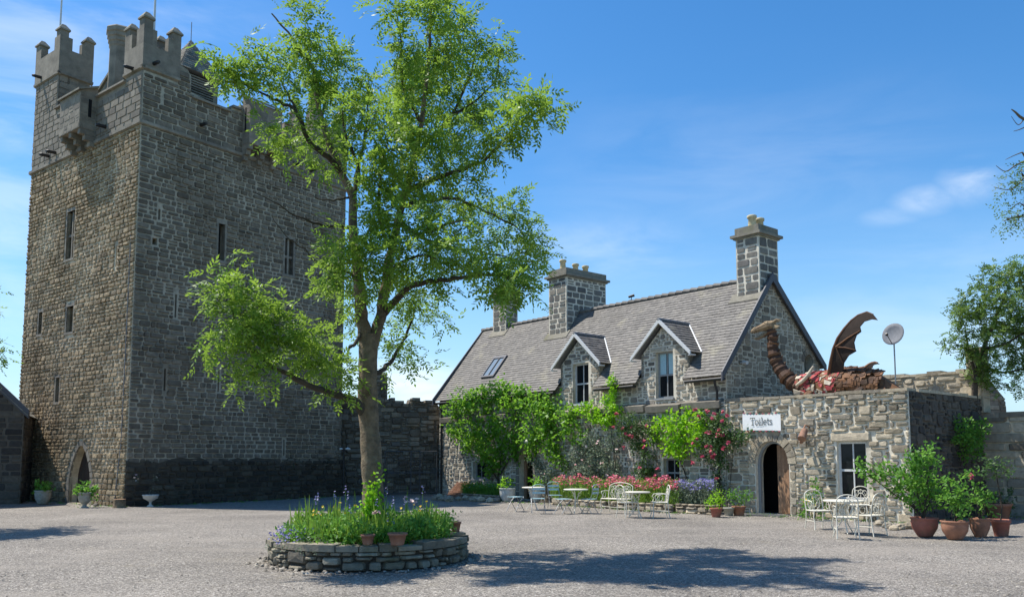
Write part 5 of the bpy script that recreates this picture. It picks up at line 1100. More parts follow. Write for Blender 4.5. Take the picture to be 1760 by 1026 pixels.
def bistro_chair(label, p, rz, group='pale blue folding chairs', back=True):
    t = thing('bistro_chair', label, 'chair', p, rz, group); h = .19; m = MB()
    for i in range(6): y = -.17+i*.06; m.box(-h, h, y, y+.048, .44, .455)
    m.build('seat', M['blue'], t)
    for sx in (-1, 1):
        m = MB(); m.tube([(sx*(h+.01), -.2, .0), (sx*(h+.01), 0, .3), (sx*(h+.01), .17, .44)], .01, 6); m.build('leg', M['steel'], t)
        m = MB(); m.tube([(sx*h, .2, 0), (sx*h, .03, .25), (sx*h, -.15, .46)]+([(sx*h, -.2, .62), (sx*h, -.22, .8)] if back else []), .01, 6); m.build('leg', M['steel'], t)
    m = MB(); m.tube([(-h, .14, .1), (h, .14, .1)], .008, 5); m.build('stretcher', M['steel'], t)
    if back:
        m = MB()
        for z in (.6, .71): m.box(-h, h, -.225, -.205, z, z+.06)
        m.tube([(-h, -.22, .8)]+[(-h*math.cos(q), -.225, .8+.08*math.sin(q)) for q in np.linspace(.3, 2.84, 6)]+[(h, -.22, .8)], .01, 6); m.build('backrest', M['blue'], t)
    return t
def ang(px, py, qx, qy): return math.atan2(qy-py, qx-px)-math.pi/2
tA = G(1452, 916); cafe_table('white round cafe table in front of the white sash window', tA, .4, r=.42)
for (u, v, lab) in ((1408, 912, 'white iron chair at the left side of the window table'), (1455, 928, 'white iron chair on the near side of the window table'), (1497, 923, 'white iron chair at the right side of the window table'), (1478, 899, 'white iron chair on the far side of the window table, under the sill')):
    p = G(u, v-3); iron_chair(lab, p, ang(p.x, p.y, tA.x, tA.y)+rng.uniform(-.15, .15))
tB = G(1095, 890); cafe_table('white round cafe table in front of the pink border flowers', tB, .9)
p = G(1060, 882); iron_chair('white iron garden bench beside the pink border flowers', p, DA+math.pi*.0+.15, .85, True, 'white iron benches', 'garden_bench', 'bench')
for (u, v, lab) in ((1079, 893, 'white iron chair left of the table by the pink flowers'), (1134, 893, 'white iron chair right of the table by the pink flowers')):
    p = G(u, v-3); iron_chair(lab, p, ang(p.x, p.y, tB.x, tB.y)+(.0 if u > 1100 else .5))
tC = G(990, 882); cafe_table('small white cafe table between the two pale blue chairs nearest the pink flowers', tC, .2)
tD = G(917, 876); cafe_table('small white cafe table in front of the cottage door', tD, 1.1)
for (u, v, lab, bk, q) in ((886, 878, 'backless pale blue stool nearest the cottage door', False, tD), (925, 882, 'pale blue folding chair at the table by the cottage door', True, tD), (954, 874, 'pale blue folding chair between the two small tables', True, tC), (968, 883, 'pale blue folding chair left of the table near the pink flowers', False, tC), (1013, 883, 'pale blue folding chair with its back to the pink flowers', True, tC)):
    p = G(u, v); bistro_chair(lab, p, ang(p.x, p.y, q.x, q.y), back=bk)

# ------------------------------------------------------------------ dragon sculpture and dish on the wing roof
dg = thing('dragon_sculpture', 'rusty metal dragon sculpture with raised wing crouching on the flat roof', 'sculpture', hw(-2.93, -1.12, 3.0), DA); dg.scale = (.965,)*3
def dl_(s, z, y=-2.0): return Vector((s+2.4, y+2.0, z-3.0))
neckpts = [dl_(-.35, 5.8), dl_(-.45, 5.55), dl_(-.44, 5.2), dl_(-.52, 4.85), dl_(-.68, 4.5), dl_(-.95, 4.15), dl_(-1.3, 3.85), dl_(-1.7, 3.72), dl_(-2.1, 3.8)]
def spline(pts, n_):
    out = []; k = len(pts)-1
    for i in range(n_+1):
        t = i/n_*k; j = min(int(t), k-1); f = t-j; p0, p1, p2, p3 = pts[max(j-1, 0)], pts[j], pts[j+1], pts[min(j+2, k)]
        out.append(.5*((2*p1)+(p2-p0)*f+(2*p0-5*p1+4*p2-p3)*f*f+(3*p1-p0-3*p2+p3)*f**3))
    return out
sp_ = spline(neckpts, 44); m = MB(); rad = []
for i in range(45): rad.append((.14+.13*(i/44))*(1+.16*((i % 4)/3.0)-.08))
m.tube(sp_, rad, 12, 0, None, False)
for i in range(2, 40, 4):
    p = sp_[i]; d = (sp_[i+1]-sp_[i-1]).normalized(); bk = Vector((-1, 0, 0)) if abs(d.x) < .6 else Vector((0, 0, 1)); bk = (bk-d*bk.dot(d)).normalized()
    q = p+bk*rad[i]*.9; m.add([q-d*.07, q+d*.07, q+bk*.12+d*-.05, q+Vector((0, .04, 0)), q-Vector((0, .04, 0))], [(0, 2, 3), (1, 2, 3), (0, 2, 4), (1, 2, 4)], 0)
for k in range(11):  # banded plates, loose tints
    i = 3+k*3; m.tube([sp_[i], sp_[i+1]], [rad[i]*1.16, rad[i]*1.04], 12, 0, None, False)
m.build('neck', M['rust'], dg)
m = MB(); hp_ = dl_(-.42, 5.88); hc, hs_ = math.cos(math.radians(32)), math.sin(math.radians(32))
hd = lambda x, y, z: hp_+Vector((x*hc-y*hs_, x*hs_+y*hc, z))*.88
m.tube([hd(-.14, 0, -.02), hd(.0, 0, .04), hd(.16, 0, .03), hd(.34, 0, -.03), hd(.55, 0, -.1), hd(.68, 0, -.16), hd(.73, 0, -.2)], [.12, .17, .17, .125, .095, .08, .03], 9, 0, None, False)
for sy in (-1, 1):
    m.tube([hd(-.02, sy*.1, .12), hd(-.18, sy*.15, .22), hd(-.36, sy*.17, .22)], [.05, .035, .006], 6); m.tube([hd(.14, sy*.11, .13), hd(.26, sy*.1, .15)], [.055, .03], 6); m.tube([hd(.58, sy*.05, -.03), hd(.66, sy*.05, -.06)], [.035, .02], 5)
    m.add([hd(-.05, sy*.13, .05), hd(-.05, sy*.15, -.12), hd(-.3, sy*.26, -.02), hd(-.08, sy*.1, -.03)], [(0, 1, 2), (0, 2, 3), (1, 2, 3)])
    for k in range(5): x = .34+k*.075; m.tube([hd(x, sy*.05, -.14-.015*k), hd(x, sy*.05, -.23-.015*k)], [.014, .003], 4, 1)
m.build('head', [M['rustpale'], M['bone']], dg)
m = MB(); m.tube([hd(-.02, 0, -.14), hd(.18, 0, -.25), hd(.38, 0, -.36), hd(.56, 0, -.43), hd(.62, 0, -.42)], [.1, .085, .07, .05, .02], 8, 0, None, False)
for k in range(5): x = .28+k*.06; m.tube([hd(x, .04, -.24-.04*k), hd(x, .04, -.16-.04*k)], [.012, .003], 4, 1)
m.build('jaw', [M['rustpale'], M['bone']], dg)
m = MB(); body = [dl_(-1.75, 3.7), dl_(-2.1, 3.75), dl_(-2.6, 3.8), dl_(-3.1, 3.8), dl_(-3.6, 3.7), dl_(-4.1, 3.5), dl_(-4.5, 3.3)]
m.tube(spline(body, 18), [.3+.24*math.sin(math.pi*min(1, (i+3)/20)) for i in range(19)], 14, 0, None, False)
for i in range(9):
    x = -2.7-i*.17; z = 3.8+.5-.03*i*i*.25; 
    for sy in (-1, 1): m.add([dl_(x, z, -2+sy*.1), dl_(x-.2, z-.03, -2+sy*.1), dl_(x-.22, z-.28, -2+sy*.42), dl_(x, z-.25, -2+sy*.42), dl_(x-.1, z+.07, -2+sy*.16)], [(0, 1, 4), (1, 2, 4), (2, 3, 4), (3, 0, 4)])
for i in range(150):
    s_ = rng.uniform(-4.1, -2.7); a = rng.uniform(-.7, 1.5); r_ = .56-.12*max(0, (-s_-3.3)); c = Vector((s_+2.4, r_*math.cos(a), .78-.12*max(0, -s_-3.2)+r_*math.sin(a))); nn = Vector((0, math.cos(a), math.sin(a))); u_ = Vector((1, 0, rng.uniform(-.2, .2))).normalized(); w_ = nn.cross(u_).normalized(); a_, b_ = rng.uniform(.06, .11), rng.uniform(.05, .08)
    P = [c+nn*rng.uniform(-.01, .015)+u_*a_*p+w_*b_*q for p, q in ((-1, -1), (1, -.8), (1, .9), (-.9, 1))]; m.add(P+[p-nn*.04 for p in P], [(0, 1, 2, 3), (0, 1, 5, 4), (1, 2, 6, 5), (2, 3, 7, 6), (3, 0, 4, 7)])
m.build('body', M['rust'], dg)
m = MB()
for i in range(110):
    a = rng.uniform(-1.0, 1.3); s_ = rng.uniform(-2.85, -1.55); r_ = .5 if s_ > -2.6 else .54; x = s_; c = Vector((x+2.4, r_*math.cos(a)*.95, .78+r_*math.sin(a)*.95)); nn = Vector((.2, math.cos(a), math.sin(a))).normalized()
    u_ = Vector((1, rng.uniform(-.3, .3), rng.uniform(-.3, .3))).normalized(); w_ = nn.cross(u_).normalized(); u_ = w_.cross(nn); a_, b_ = rng.uniform(.07, .15), rng.uniform(.04, .09)
    P = [c+nn*(.03+rng.uniform(0, .03))+u_*a_*p+w_*b_*q for p, q in ((-1, -.6), (1, -1), (.8, .9), (-.7, 1))]
    m.add(P+[p-nn*.03 for p in P], [(0, 1, 2, 3), (0, 1, 5, 4), (1, 2, 6, 5), (2, 3, 7, 6), (3, 0, 4, 7)], (0 if rng.random() < .62 else 1) if rng.random() < .75 else 2)
m.build('chest_plates', [M['redpaint'], M['bone'], M['rust']], dg)
for yy, nm in ((-1.65, 'wing'), (-2.6, 'wing')):
    m = MB(); far = yy < -2
    out = [(-2.55, 4.05), (-2.72, 4.5), (-2.85, 4.85), (-3.0, 5.15), (-3.2, 5.42), (-3.4, 5.64), (-3.6, 5.78), (-3.85, 5.84), (-4.05, 5.74), (-4.2, 5.55), (-4.02, 5.6), (-3.8, 5.56), (-3.68, 5.42), (-3.72, 5.27), (-3.58, 5.18), (-3.5, 4.98), (-3.52, 4.78), (-3.54, 4.72), (-3.3, 4.62), (-3.12, 4.42), (-3.05, 4.2), (-2.95, 4.0)]
    if far: out = [(-2.9+(a+2.55)*.42, 4.0+(b-4.05)*.28) for a, b in out]
    curve = lambda a, b, c: dl_(a, b, yy+c+(.22*math.sin((b-4)*1.5)*(1 if not far else -1)))
    m.prism(out, curve, -.025, .025); m.tube([curve(a, b, 0) for a, b in out[:9]], [.06, .055, .05, .05, .045, .04, .035, .03, .02], 7, 1)
    if not far:
        for q in ((-3.7, 5.3), (-3.53, 4.75), (-3.1, 4.4)): m.tube([curve(-2.95, 4.9, .03), curve((-2.95+q[0])/2, (4.95+q[1])/2, .03), curve(*q, .03)], [.03, .022, .012], 5, 1)
    m.build(nm, [M['membrane'], M['rust']], dg)
for sx, lab in ((-2.0, 0), (-3.6, 1)):
    m = MB(); m.tube([dl_(sx, 3.6, -1.6), dl_(sx+.2, 3.35, -1.35), dl_(sx, 3.15, -1.4), dl_(sx+.25, 3.04, -1.3)], [.15, .12, .09, .06], 8, 0, None, False); m.build('leg', M['rust'], dg)
m = MB(); m.tube(spline([dl_(-1.55, 3.85, -1.5), dl_(-1.9, 4.05, -1.45), dl_(-2.15, 4.4, -1.5)], 8), [.04, .05, .06, .06, .06, .05, .05, .04, .03], 7); m.build('foreleg', M['bone'], dg)
m = MB(); m.tube(spline([dl_(-4.4, 3.4), dl_(-4.8, 3.35, -2.3), dl_(-5.0, 3.3, -3.0)], 8), [.22, .2, .17, .14, .12, .1, .08, .05, .03], 9, 0, None, False); m.build('tail', M['rust'], dg)

ds = thing('satellite_dish', 'grey satellite dish on a thin pole behind the dragon wing', 'satellite dish', hw(-3.5, -4.0, 3.0), 0)
m = MB(); m.tube([(0, 0, 0), (.0, 0, 2.45)], .022, 7); m.build('pole', M['steel'], ds)
m = MB(); seg = 20; R_ = Matrix.Rotation(math.radians(-50), 3, 'Z') @ Matrix.Rotation(math.radians(74), 3, 'X'); V = []
for (r_, z_) in ((0, 0), (.12, .006), (.24, .03), (.34, .07), (.345, .06), (.24, .01), (.1, -.02)):
    for j in range(seg): a_ = 2*math.pi*j/seg; V.append(R_ @ Vector((r_*math.cos(a_), r_*math.sin(a_)*1.05, z_))+Vector((-.03, -.08, 2.5)))
m.add(V, [(i*seg+j, i*seg+(j+1) % seg, (i+1)*seg+(j+1) % seg, (i+1)*seg+j) for i in range(6) for j in range(seg)], 0, None, True); m.build('reflector', M['dishm'], ds)
m = MB(); f0 = R_ @ Vector((0, -.33, .05))+Vector((-.03, -.08, 2.5)); f1 = R_ @ Vector((0, -.18, .42))+Vector((-.03, -.08, 2.5)); m.tube([f0, f1], .012, 5); m.tube([f1, f1+(f1-f0)*.2], .04, 8); m.build('receiver_arm', M['black'], ds)

# ------------------------------------------------------------------ round planter and the big tree
BC = Vector((-2.4, 14.12, 0)); BR = 1.62; BH = .38
pl_ = thing('round_planter', 'round dry stone planter ring under the big tree', 'planter', BC)
m = MB(); z = 0
FP = lambda a, b, c=0: Vector(((BR-.02+c)*math.cos(a/BR), (BR-.02+c)*math.sin(a/BR), b))
circ = 2*math.pi*BR; z = .29
rubble(m, FP, rect(0, circ, 0, z), [], (.1, .07), .014, .06, 0, .4)
a_ = 0
while a_ < circ-.02:
    w = min(rng.uniform(.25, .5), circ-a_); t0 = rng.uniform(-.02, .02); r0 = -.34+t0; r1 = .05+rng.uniform(-.02, .03); zt = BH+rng.uniform(-.04, .02)
    V = [FP(a_+w*q+(0.008 if q == 0 else -.008), zz, c) for q in (0, .5, 1) for (c, zz) in ((r0, z-.02), (r1, z), (r1, zt), (r0, zt))]
    m.add(V, [(i*4+j, i*4+(j+1) % 4, (i+1)*4+(j+1) % 4, (i+1)*4+j) for i in range(2) for j in range(4)]+[(0, 1, 2, 3), (8, 9, 10, 11)]); a_ += w
m.lathe([(BR-.04, 0), (BR-.04, z+.02)], 48, (0, 0, 0), 1, (.3, .5, .5), False); m.lathe([(BR-.3, 0), (BR-.3, BH-.02)], 48, (0, 0, 0), 1, (.3, .5, .5), False)
m.build('stone_ring', [M['rim'], M['damp']], pl_)
m = MB(); m.lathe([(0, BH+.02), (.8, BH+.0), (BR-.28, BH-.06)], 30); m.build('soil', M['soil'], pl_)
def disc(n_, r0, r1, z=BH-.04):
    a = NR.random(n_)*6.283; r = np.sqrt(NR.uniform(r0*r0, r1*r1, n_)); return np.stack([r*np.cos(a), r*np.sin(a), np.full(n_, z)], 1)
base = np.array([BC.x, BC.y, 0])
bd = thing('planter_flowers', 'dense green plants and wildflowers growing in the round planter', 'flowers', BC); bd['kind'] = 'stuff'
P = disc(2900, .1, BR-.34); Bl = blades(P, .44*(.7+.5*NR.random(2900)), .026, .34)
P2 = disc(2200, .2, BR-.22); P2[:, 2] += NR.random(2200)*(.18+.2*(1+np.sin(P2[:, 0]*5+P2[:, 1]*4))/2); Lf = leafquads(np.repeat(P2, 5, 0)+NR.normal(0, .05, (11000, 3)), unit(NR.normal(0, .8, (11000, 3))+np.array([0, 0, .6])), unit(NR.normal(0, .6, (11000, 3))+np.array([0, -.3, 1])), .085, .04)
V, Fq, T, MI = join([Bl, (Lf[0], Lf[1], NR.random((11000, 3)))]); o = npmesh('foliage', V, Fq, T, [M['grass'], M['leaf_mid']], bd, MI); o['kind'] = 'stuff'
m = MB(); tips = []
for i in range(46):
    a = rng.uniform(0, 6.28); r = rng.uniform(.2, BR-.35); x, y = r*math.cos(a), r*math.sin(a); h = rng.uniform(.45, .85)*(1 if y > -.4 else .75); q = (x+rng.uniform(-.06, .06), y+rng.uniform(-.06, .06), BH+h)
    m.tube([(x, y, BH-.05), ((x+q[0])/2, (y+q[1])/2+.01, BH+h*.5), q], [.005, .004, .003], 4); tips.append(q)
o = m.build('stalks', M['grass'], bd); o['kind'] = 'stuff'
tp = np.array(tips); sp3 = np.concatenate([tp[:16]-np.array([0, 0, k*.03]) for k in range(5)]); fl1 = flowers(sp3+NR.normal(0, .01, sp3.shape), .022, 5)
a = NR.uniform(2.6, 4.1, 420); r = NR.uniform(.9, BR+.02, 420); bp_ = np.stack([r*np.cos(a), r*np.sin(a), BH+.04+NR.random(420)*.16-(r > 1.5)*.1], 1); fl2 = flowers(bp_, .022, 5)
fl3 = flowers(disc(26, .5, BR-.4, BH+.42)+NR.normal(0, .05, (26, 3)), .03, 6); pk = np.array([[.78, -.1, BH+.58], [.7, 0, BH+.56], [.62, -.2, BH+.6], [.25, -.9, BH+.45]]); fl4 = flowers(np.repeat(pk, 4, 0)+NR.normal(0, .02, (16, 3)), .045, 7)
o = fol('blossom', [fl1, fl2, fl3, fl4], [M['violet'], M['violet'], M['yellowfl'], M['palefl']], bd); o['kind'] = 'stuff'
a = NR.uniform(2.3, 4.4, 500); r = NR.uniform(1.0, BR+.05, 500); P = np.stack([r*np.cos(a), r*np.sin(a), BH-.05+NR.random(500)*.12-(r > 1.5)*.08], 1)
t = thing('trailing_plant', 'low grey green plant with blue flowers spilling over the left rim of the planter', 'plant', BC)
Lf = leafquads(np.repeat(P, 4, 0)+NR.normal(0, .03, (2000, 3)), unit(NR.normal(0, 1, (2000, 3))), unit(NR.normal(0, .6, (2000, 3))+np.array([0, 0, 1])), .05, .018); npmesh('foliage', Lf[0], Lf[1], NR.random((2000, 3)), M['leaf_grey'], t)
def iris(label, x, y, n_, h):
    P = np.array([[x, y, BH-.03]])+NR.normal(0, .07, (n_, 3))*np.array([1, 1, 0]); Bv = blades(P, h, .04, .16)
    t = thing('iris_clump', label, 'plant', BC+Vector((x, y, BH-.03)), 0, None); npmesh('leaves', Bv[0]-np.array([x, y, BH-.03]), Bv[1], Bv[2], M['grass'], t)
iris('tall sword-leaved iris clump at the left end of the planter', -1.12, .1, 34, .62); iris('sword-leaved iris clump left of the tree trunk', -.55, -.25, 40, .6); iris('bright upright leaf clump right of the tree trunk base', .3, -.7, 46, .62); iris('tall leaf clump at the right end of the planter', .95, -.05, 40, .58)
for (u, v, r, h, mt, lab) in ((632, 935, .105, .15, 'terra', 'small terracotta pot standing on the front rim of the round planter'), (683, 936, .14, .18, 'terra', 'larger terracotta pot on the front rim right of the small one'), (783, 913, .095, .17, 'terra', 'dark terracotta pot on the right rim of the round planter')):
    p = G(u, v, BH+.01); pot('terracotta_pot', lab, p, r, h, mt)
    b = [((p.x+.0, p.y+.02, p.z+h+.06), (r*.9, r*.9, .07))]
    potplant('potted_plant', 'small '+('feathery' if u == 632 else 'leafy' if u == 683 else 'dry twiggy')+' plant in the '+('small front rim pot' if u == 632 else 'larger front rim pot' if u == 683 else 'pot on the right rim'), p, b, ('leaf_mid' if u < 700 else 'leaf_grey',), 300 if u < 700 else 120, .05, .025)
# ivy on the trunk foot
TY = 14.15
def T_(u, v, dy=0): return PX(u, v, TY+dy)
tb = PX(640, 912, TY); tb.z = BH-.05
tree = thing('ash_tree', 'large leafy green ash tree growing out of the round stone planter', 'tree', tb)
limbs = []   # (points (u,v,dy), r0, r1)
def limb(pts, r0, r1): limbs.append(([T_(*p) for p in pts], r0, r1))
limb([(643, 918, 0), (642, 890, 0), (641, 850, 0), (639, 800, .0), (636, 750, .02), (633, 700, .03), (632, 650, 0), (633, 610, 0), (632, 575, 0)], .192, .155)
limb([(634, 600, 0), (624, 560, -.05), (620, 520, -.1), (616, 480, -.12), (612, 440, -.1), (608, 395, -.05), (605, 340, 0), (586, 297, .1), (566, 250, .2), (552, 200, .25), (544, 165, .2), (540, 122, .15), (516, 88, .0), (496, 58, -.1), (467, 24, -.2)], .13, .012)
limb([(636, 600, 0), (648, 565, .1), (657, 530, .2), (664, 480, .3), (672, 430, .35), (684, 380, .4), (698, 330, .4), (712, 270, .3), (724, 210, .2), (732, 150, .1), (738, 90, 0), (742, 20, -.1), (748, -50, -.1)], .12, .015)
limb([(658, 540, .2), (680, 515, .0), (702, 494, -.3), (730, 485, -.6), (765, 481, -.9), (805, 475, -1.2), (850, 472, -1.5), (890, 478, -1.7)], .075, .015)
limb([(642, 640, 0), (652, 640, .1), (668, 625, .4), (682, 608, .7), (696, 580, 1.0), (707, 552, 1.2), (714, 525, 1.4), (722, 500, 1.6)], .055, .01)
limb([(628, 715, 0), (612, 690, -.2), (594, 683, -.3), (570, 676, -.5), (545, 668, -.7), (518, 655, -.9), (496, 644, -1.0), (467, 630, -1.15), (438, 605, -1.3), (413, 580, -1.4), (400, 540, -1.5), (393, 500, -1.5)], .085, .01)
limb([(586, 297, .1), (560, 268, -.2), (530, 244, -.5), (511, 195, -.7), (490, 180, -.8), (467, 170, -.9), (428, 151, -1.1), (379, 137, -1.3)], .06, .008)
limb([(511, 195, -.7), (500, 172, -.6), (485, 145, -.5), (468, 122, -.5), (455, 105, -.4)], .025, .006)
limb([(552, 200, .25), (562, 160, .6), (568, 130, .8), (575, 95, 1.0)], .03, .006)
limb([(605, 350, 0), (612, 310, .5), (618, 270, .9), (628, 234, 1.2), (631, 180, 1.3), (633, 127, 1.3)], .06, .008)
limb([(606, 345, 0), (618, 300, -.4), (600, 250, -.7), (592, 225, -.8), (590, 190, -.9)], .04, .008)
limb([(628, 234, 1.2), (645, 200, 1.5), (655, 170, 1.6)], .03, .006)
limb([(698, 330, .4), (730, 315, .0), (759, 305, -.4), (800, 290, -.8), (837, 273, -1.2), (868, 240, -1.4), (900, 205, -1.5), (940, 188, -1.6)], .055, .008)
limb([(690, 355, .4), (735, 345, .9), (779, 341, 1.3), (810, 352, 1.6), (837, 365, 1.8), (880, 385, 1.9), (905, 410, 1.9)], .05, .008)
limb([(684, 380, .4), (720, 405, .8), (760, 425, 1.1), (810, 430, 1.3), (860, 440, 1.5), (900, 450, 1.6)], .045, .008)
limb([(712, 270, .3), (745, 235, .7), (775, 200, 1.0), (800, 150, 1.2), (815, 100, 1.3), (820, 60, 1.3)], .05, .008)
limb([(724, 210, .2), (700, 170, -.4), (690, 120, -.8), (688, 60, -1.0), (680, 10, -1.1)], .04, .008)
limb([(775, 200, 1.0), (815, 175, 1.2), (850, 140, 1.3), (860, 90, 1.3)], .028, .006)
limb([(672, 430, .35), (655, 390, -.5), (650, 350, -1.0), (655, 300, -1.3), (665, 250, -1.4)], .05, .008)
limb([(684, 380, .4), (710, 400, -.5), (735, 400, -1.1), (765, 385, -1.6), (800, 380, -1.9)], .045, .008)
limb([(664, 480, .3), (690, 450, -.6), (720, 440, -1.2), (750, 445, -1.6)], .04, .008)
limb([(616, 480, -.12), (600, 470, -.5), (580, 468, -.8), (565, 472, -1.0)], .035, .006)
limb([(620, 520, -.1), (605, 505, .5), (590, 500, .9), (575, 490, 1.2)], .03, .006)
limb([(624, 560, -.05), (612, 590, -.25), (600, 597, -.35)], .035, .028)
limb([(608, 393, 0), (590, 390, -.1), (545, 385, -.5), (525, 378, -.7), (506, 370, -.8), (472, 348, -1.1), (438, 331, -1.3)], .03, .007)
limb([(612, 450, 0), (580, 455, -.2), (550, 453, -.4), (525, 430, -.6), (496, 409, -.8), (467, 370, -1.0)], .022, .005)
limb([(604, 340, 0), (579, 343, -.2), (555, 343, -.3), (530, 334, -.4)], .025, .006)
m = MB(); nodes = []
for pts, r0, r1 in limbs:
    q = spline(pts, max(8, len(pts)*3)); k = len(q)-1
    for i in range(1, k): q[i] += Vector((rng.uniform(-1, 1), rng.uniform(-1, 1), rng.uniform(-1, 1)))*.018*(1 if r0 < .14 else .35)
    rr = [r0+(r1-r0)*(i/k)**.8 for i in range(k+1)]
    if r0 > .18: rr = [r*(1+.4*math.exp(-i*.7))*(1+.04*math.sin(i*2.1)+.03*math.sin(i*5.3)) for i, r in enumerate(rr)]
    m.tube([p-tb for p in q], rr, 14 if r0 > .12 else 8, 0 if r0 > .11 else 1)
    if r0 < .18: nodes += [tuple(p) for i, p in enumerate(q) if i > 2]
dead = 0
# crown clumps in photo-shaped regions, spread in depth
cl_ = []
def cr(u, v, ru, rv, dy=0, dens=1.0, depth=None): cl_.append((u, v, ru, rv, dy, dens, depth))
for a in [(378, 112, 16, 22, -1.3, 1.2), (400, 118, 18, 22, -1.2), (430, 120, 26, 26, -1.1), (462, 120, 26, 24, -.9), (440, 150, 20, 14, -1, .8), (495, 118, 26, 28, -.6), (525, 22, 14, 26, -.1), (528, 55, 16, 26, -.1), (500, 62, 14, 22, -.2, .5), (548, 95, 26, 30, .1), (575, 110, 28, 26, .6), (600, 130, 20, 24, .8, .8), (530, 140, 34, 32, 0), (560, 150, 30, 30, .6), (500, 165, 26, 20, -.5, .8),
          (472, 232, 20, 20, -.8, 1), (490, 250, 24, 16, -.7, .8), (520, 215, 24, 26, -.5, .8), (545, 230, 26, 26, .2, .7), (590, 190, 36, 46, .8), (600, 250, 34, 34, -.3, .8), (560, 275, 26, 22, .3, .7), (605, 195, 30, 40, -.7, .8), (640, 180, 26, 46, 1.3), (655, 215, 30, 46, -.8),
          (685, 12, 26, 24, -1, 1), (662, 12, 10, 8, -1, .7), (725, 15, 32, 26, -.5), (770, 25, 36, 28, .3), (740, -20, 50, 26, 0), (800, 55, 34, 30, .9), (835, 75, 22, 22, 1.2, .9), (868, 92, 14, 18, 1.3, .7), (760, 80, 46, 36, 0), (715, 90, 36, 34, -.8), (684, 85, 14, 18, -.9, .7), (850, 120, 26, 26, 1.2, .8),
          (800, 120, 44, 36, .8), (735, 135, 52, 38, .5), (690, 150, 40, 40, -.9), (760, 175, 56, 42, 1.1), (820, 185, 40, 40, 1.2), (862, 175, 28, 24, -.8, .8), (710, 200, 50, 44, .6), (670, 250, 40, 40, -1.2), (740, 240, 52, 42, -.6), (800, 240, 46, 36, .9), (850, 235, 34, 30, -1.2), (905, 188, 28, 18, -1.4), (935, 182, 24, 14, -1.5), (948, 195, 12, 10, -1.5, .7), (880, 215, 24, 20, -1.3),
          (640, 300, 40, 36, -1.0), (690, 310, 46, 40, 0), (735, 290, 44, 38, -.2), (790, 300, 38, 28, -.6, .8), (835, 270, 24, 18, -1.1, .7), (650, 340, 40, 34, -.9), (720, 350, 52, 34, .8), (690, 380, 50, 36, -1.2), (780, 345, 34, 22, 1.2, .8), (630, 380, 36, 34, -.6),
          (830, 355, 32, 22, 1.6), (868, 370, 34, 26, 1.8, .8), (900, 390, 30, 26, 1.8), (918, 425, 20, 26, 1.8, .9), (885, 345, 14, 10, 1.7, .6), (840, 410, 34, 24, 1.5, .7), (880, 430, 32, 26, 1.6), (905, 465, 26, 26, .5), (740, 400, 46, 32, -1.2), (790, 395, 34, 26, -1.6, .9),
          (610, 425, 34, 30, -.5), (575, 440, 20, 16, -.9, .8), (565, 478, 24, 24, -.9), (600, 470, 36, 28, .3), (640, 450, 44, 36, -.8), (700, 445, 50, 36, -1.0), (750, 440, 46, 34, .5), (800, 440, 46, 30, .7), (850, 455, 40, 28, -1.2), (880, 480, 34, 26, -1.5), (830, 490, 30, 14, -1.3, .7), (900, 503, 20, 14, -1.6, .9), (868, 510, 18, 10, -1.6, .6),
          (600, 500, 34, 24, 1.0, .8), (640, 500, 30, 26, -.7, .7), (690, 490, 40, 28, .6), (720, 520, 40, 26, 1.2, .8), (750, 540, 26, 20, 1.4, .6), (770, 560, 16, 10, 1.4, .4), (700, 560, 34, 24, .9, .6), (670, 590, 24, 22, .5, .5), (700, 600, 30, 22, 1.0, .5), (715, 625, 22, 9, .9, .7), (690, 632, 16, 8, .7, .5), (595, 555, 16, 20, .3, .5), (740, 480, 40, 16, -.6, .6),
          (385, 485, 18, 18, -1.5, .9), (400, 500, 20, 20, -1.5), (378, 515, 14, 20, -1.5), (430, 500, 14, 10, -1.4, .8), (400, 540, 32, 28, -1.4), (385, 580, 22, 22, -1.4), (430, 560, 34, 28, -1.3), (470, 540, 30, 24, -1.1), (500, 560, 34, 28, -1.0), (455, 590, 34, 24, -1.2), (495, 605, 34, 26, -1.0), (530, 590, 32, 26, -.8), (555, 570, 16, 16, -.7, .7), (540, 625, 34, 24, -.7), (570, 640, 28, 24, -.5), (590, 660, 22, 18, -.4, .8), (430, 625, 26, 12, -1.3, .8), (412, 652, 18, 10, -1.3, .9), (440, 652, 22, 9, -1.2, .7), (590, 620, 14, 18, -.3, .5)]: cr(*a)
C3, O3 = [], []
for (u, v, ru, rv, dy, dens, dp) in cl_:
    dy *= 1.2; c = T_(u, v, dy); px = FPX/(TY+dy); a, b = ru/px, rv/px; d = max(a, b)*1.15
    k = int(dens*(3+a*b*54)); dd = unit(NR.normal(0, 1, (k, 3))); P = np.array(c)+dd*(NR.random((k, 1))**.45)*np.array([a*.88, d, b*.92]); C3.append(P); O3.append(dd)
C3 = np.concatenate(C3); O3 = np.concatenate(O3)
ND = np.array(nodes); order = np.argsort([np.min(np.sum((ND-c)**2, 1)) for c in C3])
for i in order:
    c = C3[i]; d2 = np.sum((ND-c)**2, 1)+np.maximum(0, ND[:, 2]-c[2]-.1)*.5; j = int(np.argmin(d2)); a = Vector(ND[j]); b = Vector(c); L_ = (b-a).length
    if L_ < .03: continue
    mid = (a+b)/2+Vector((rng.uniform(-1, 1), rng.uniform(-1, 1), rng.uniform(-.5, 1)))*L_*.12; r = min(.016, .004+L_*.012)
    m.tube([a-tb, mid-tb, b-tb], [r, r*.7, .0025], 3, 1, None, True, False); ND = np.concatenate([ND, [tuple(mid), tuple(b)]])
m.build('trunk', [M['bark'], M['twig']], tree)
V, Fq, T = compound(C3, O3, 10, .26, 9, .095, .037, .3, .13)
npmesh('crown', V-np.array(tb), Fq, T, M['tree_leaf'], tree)
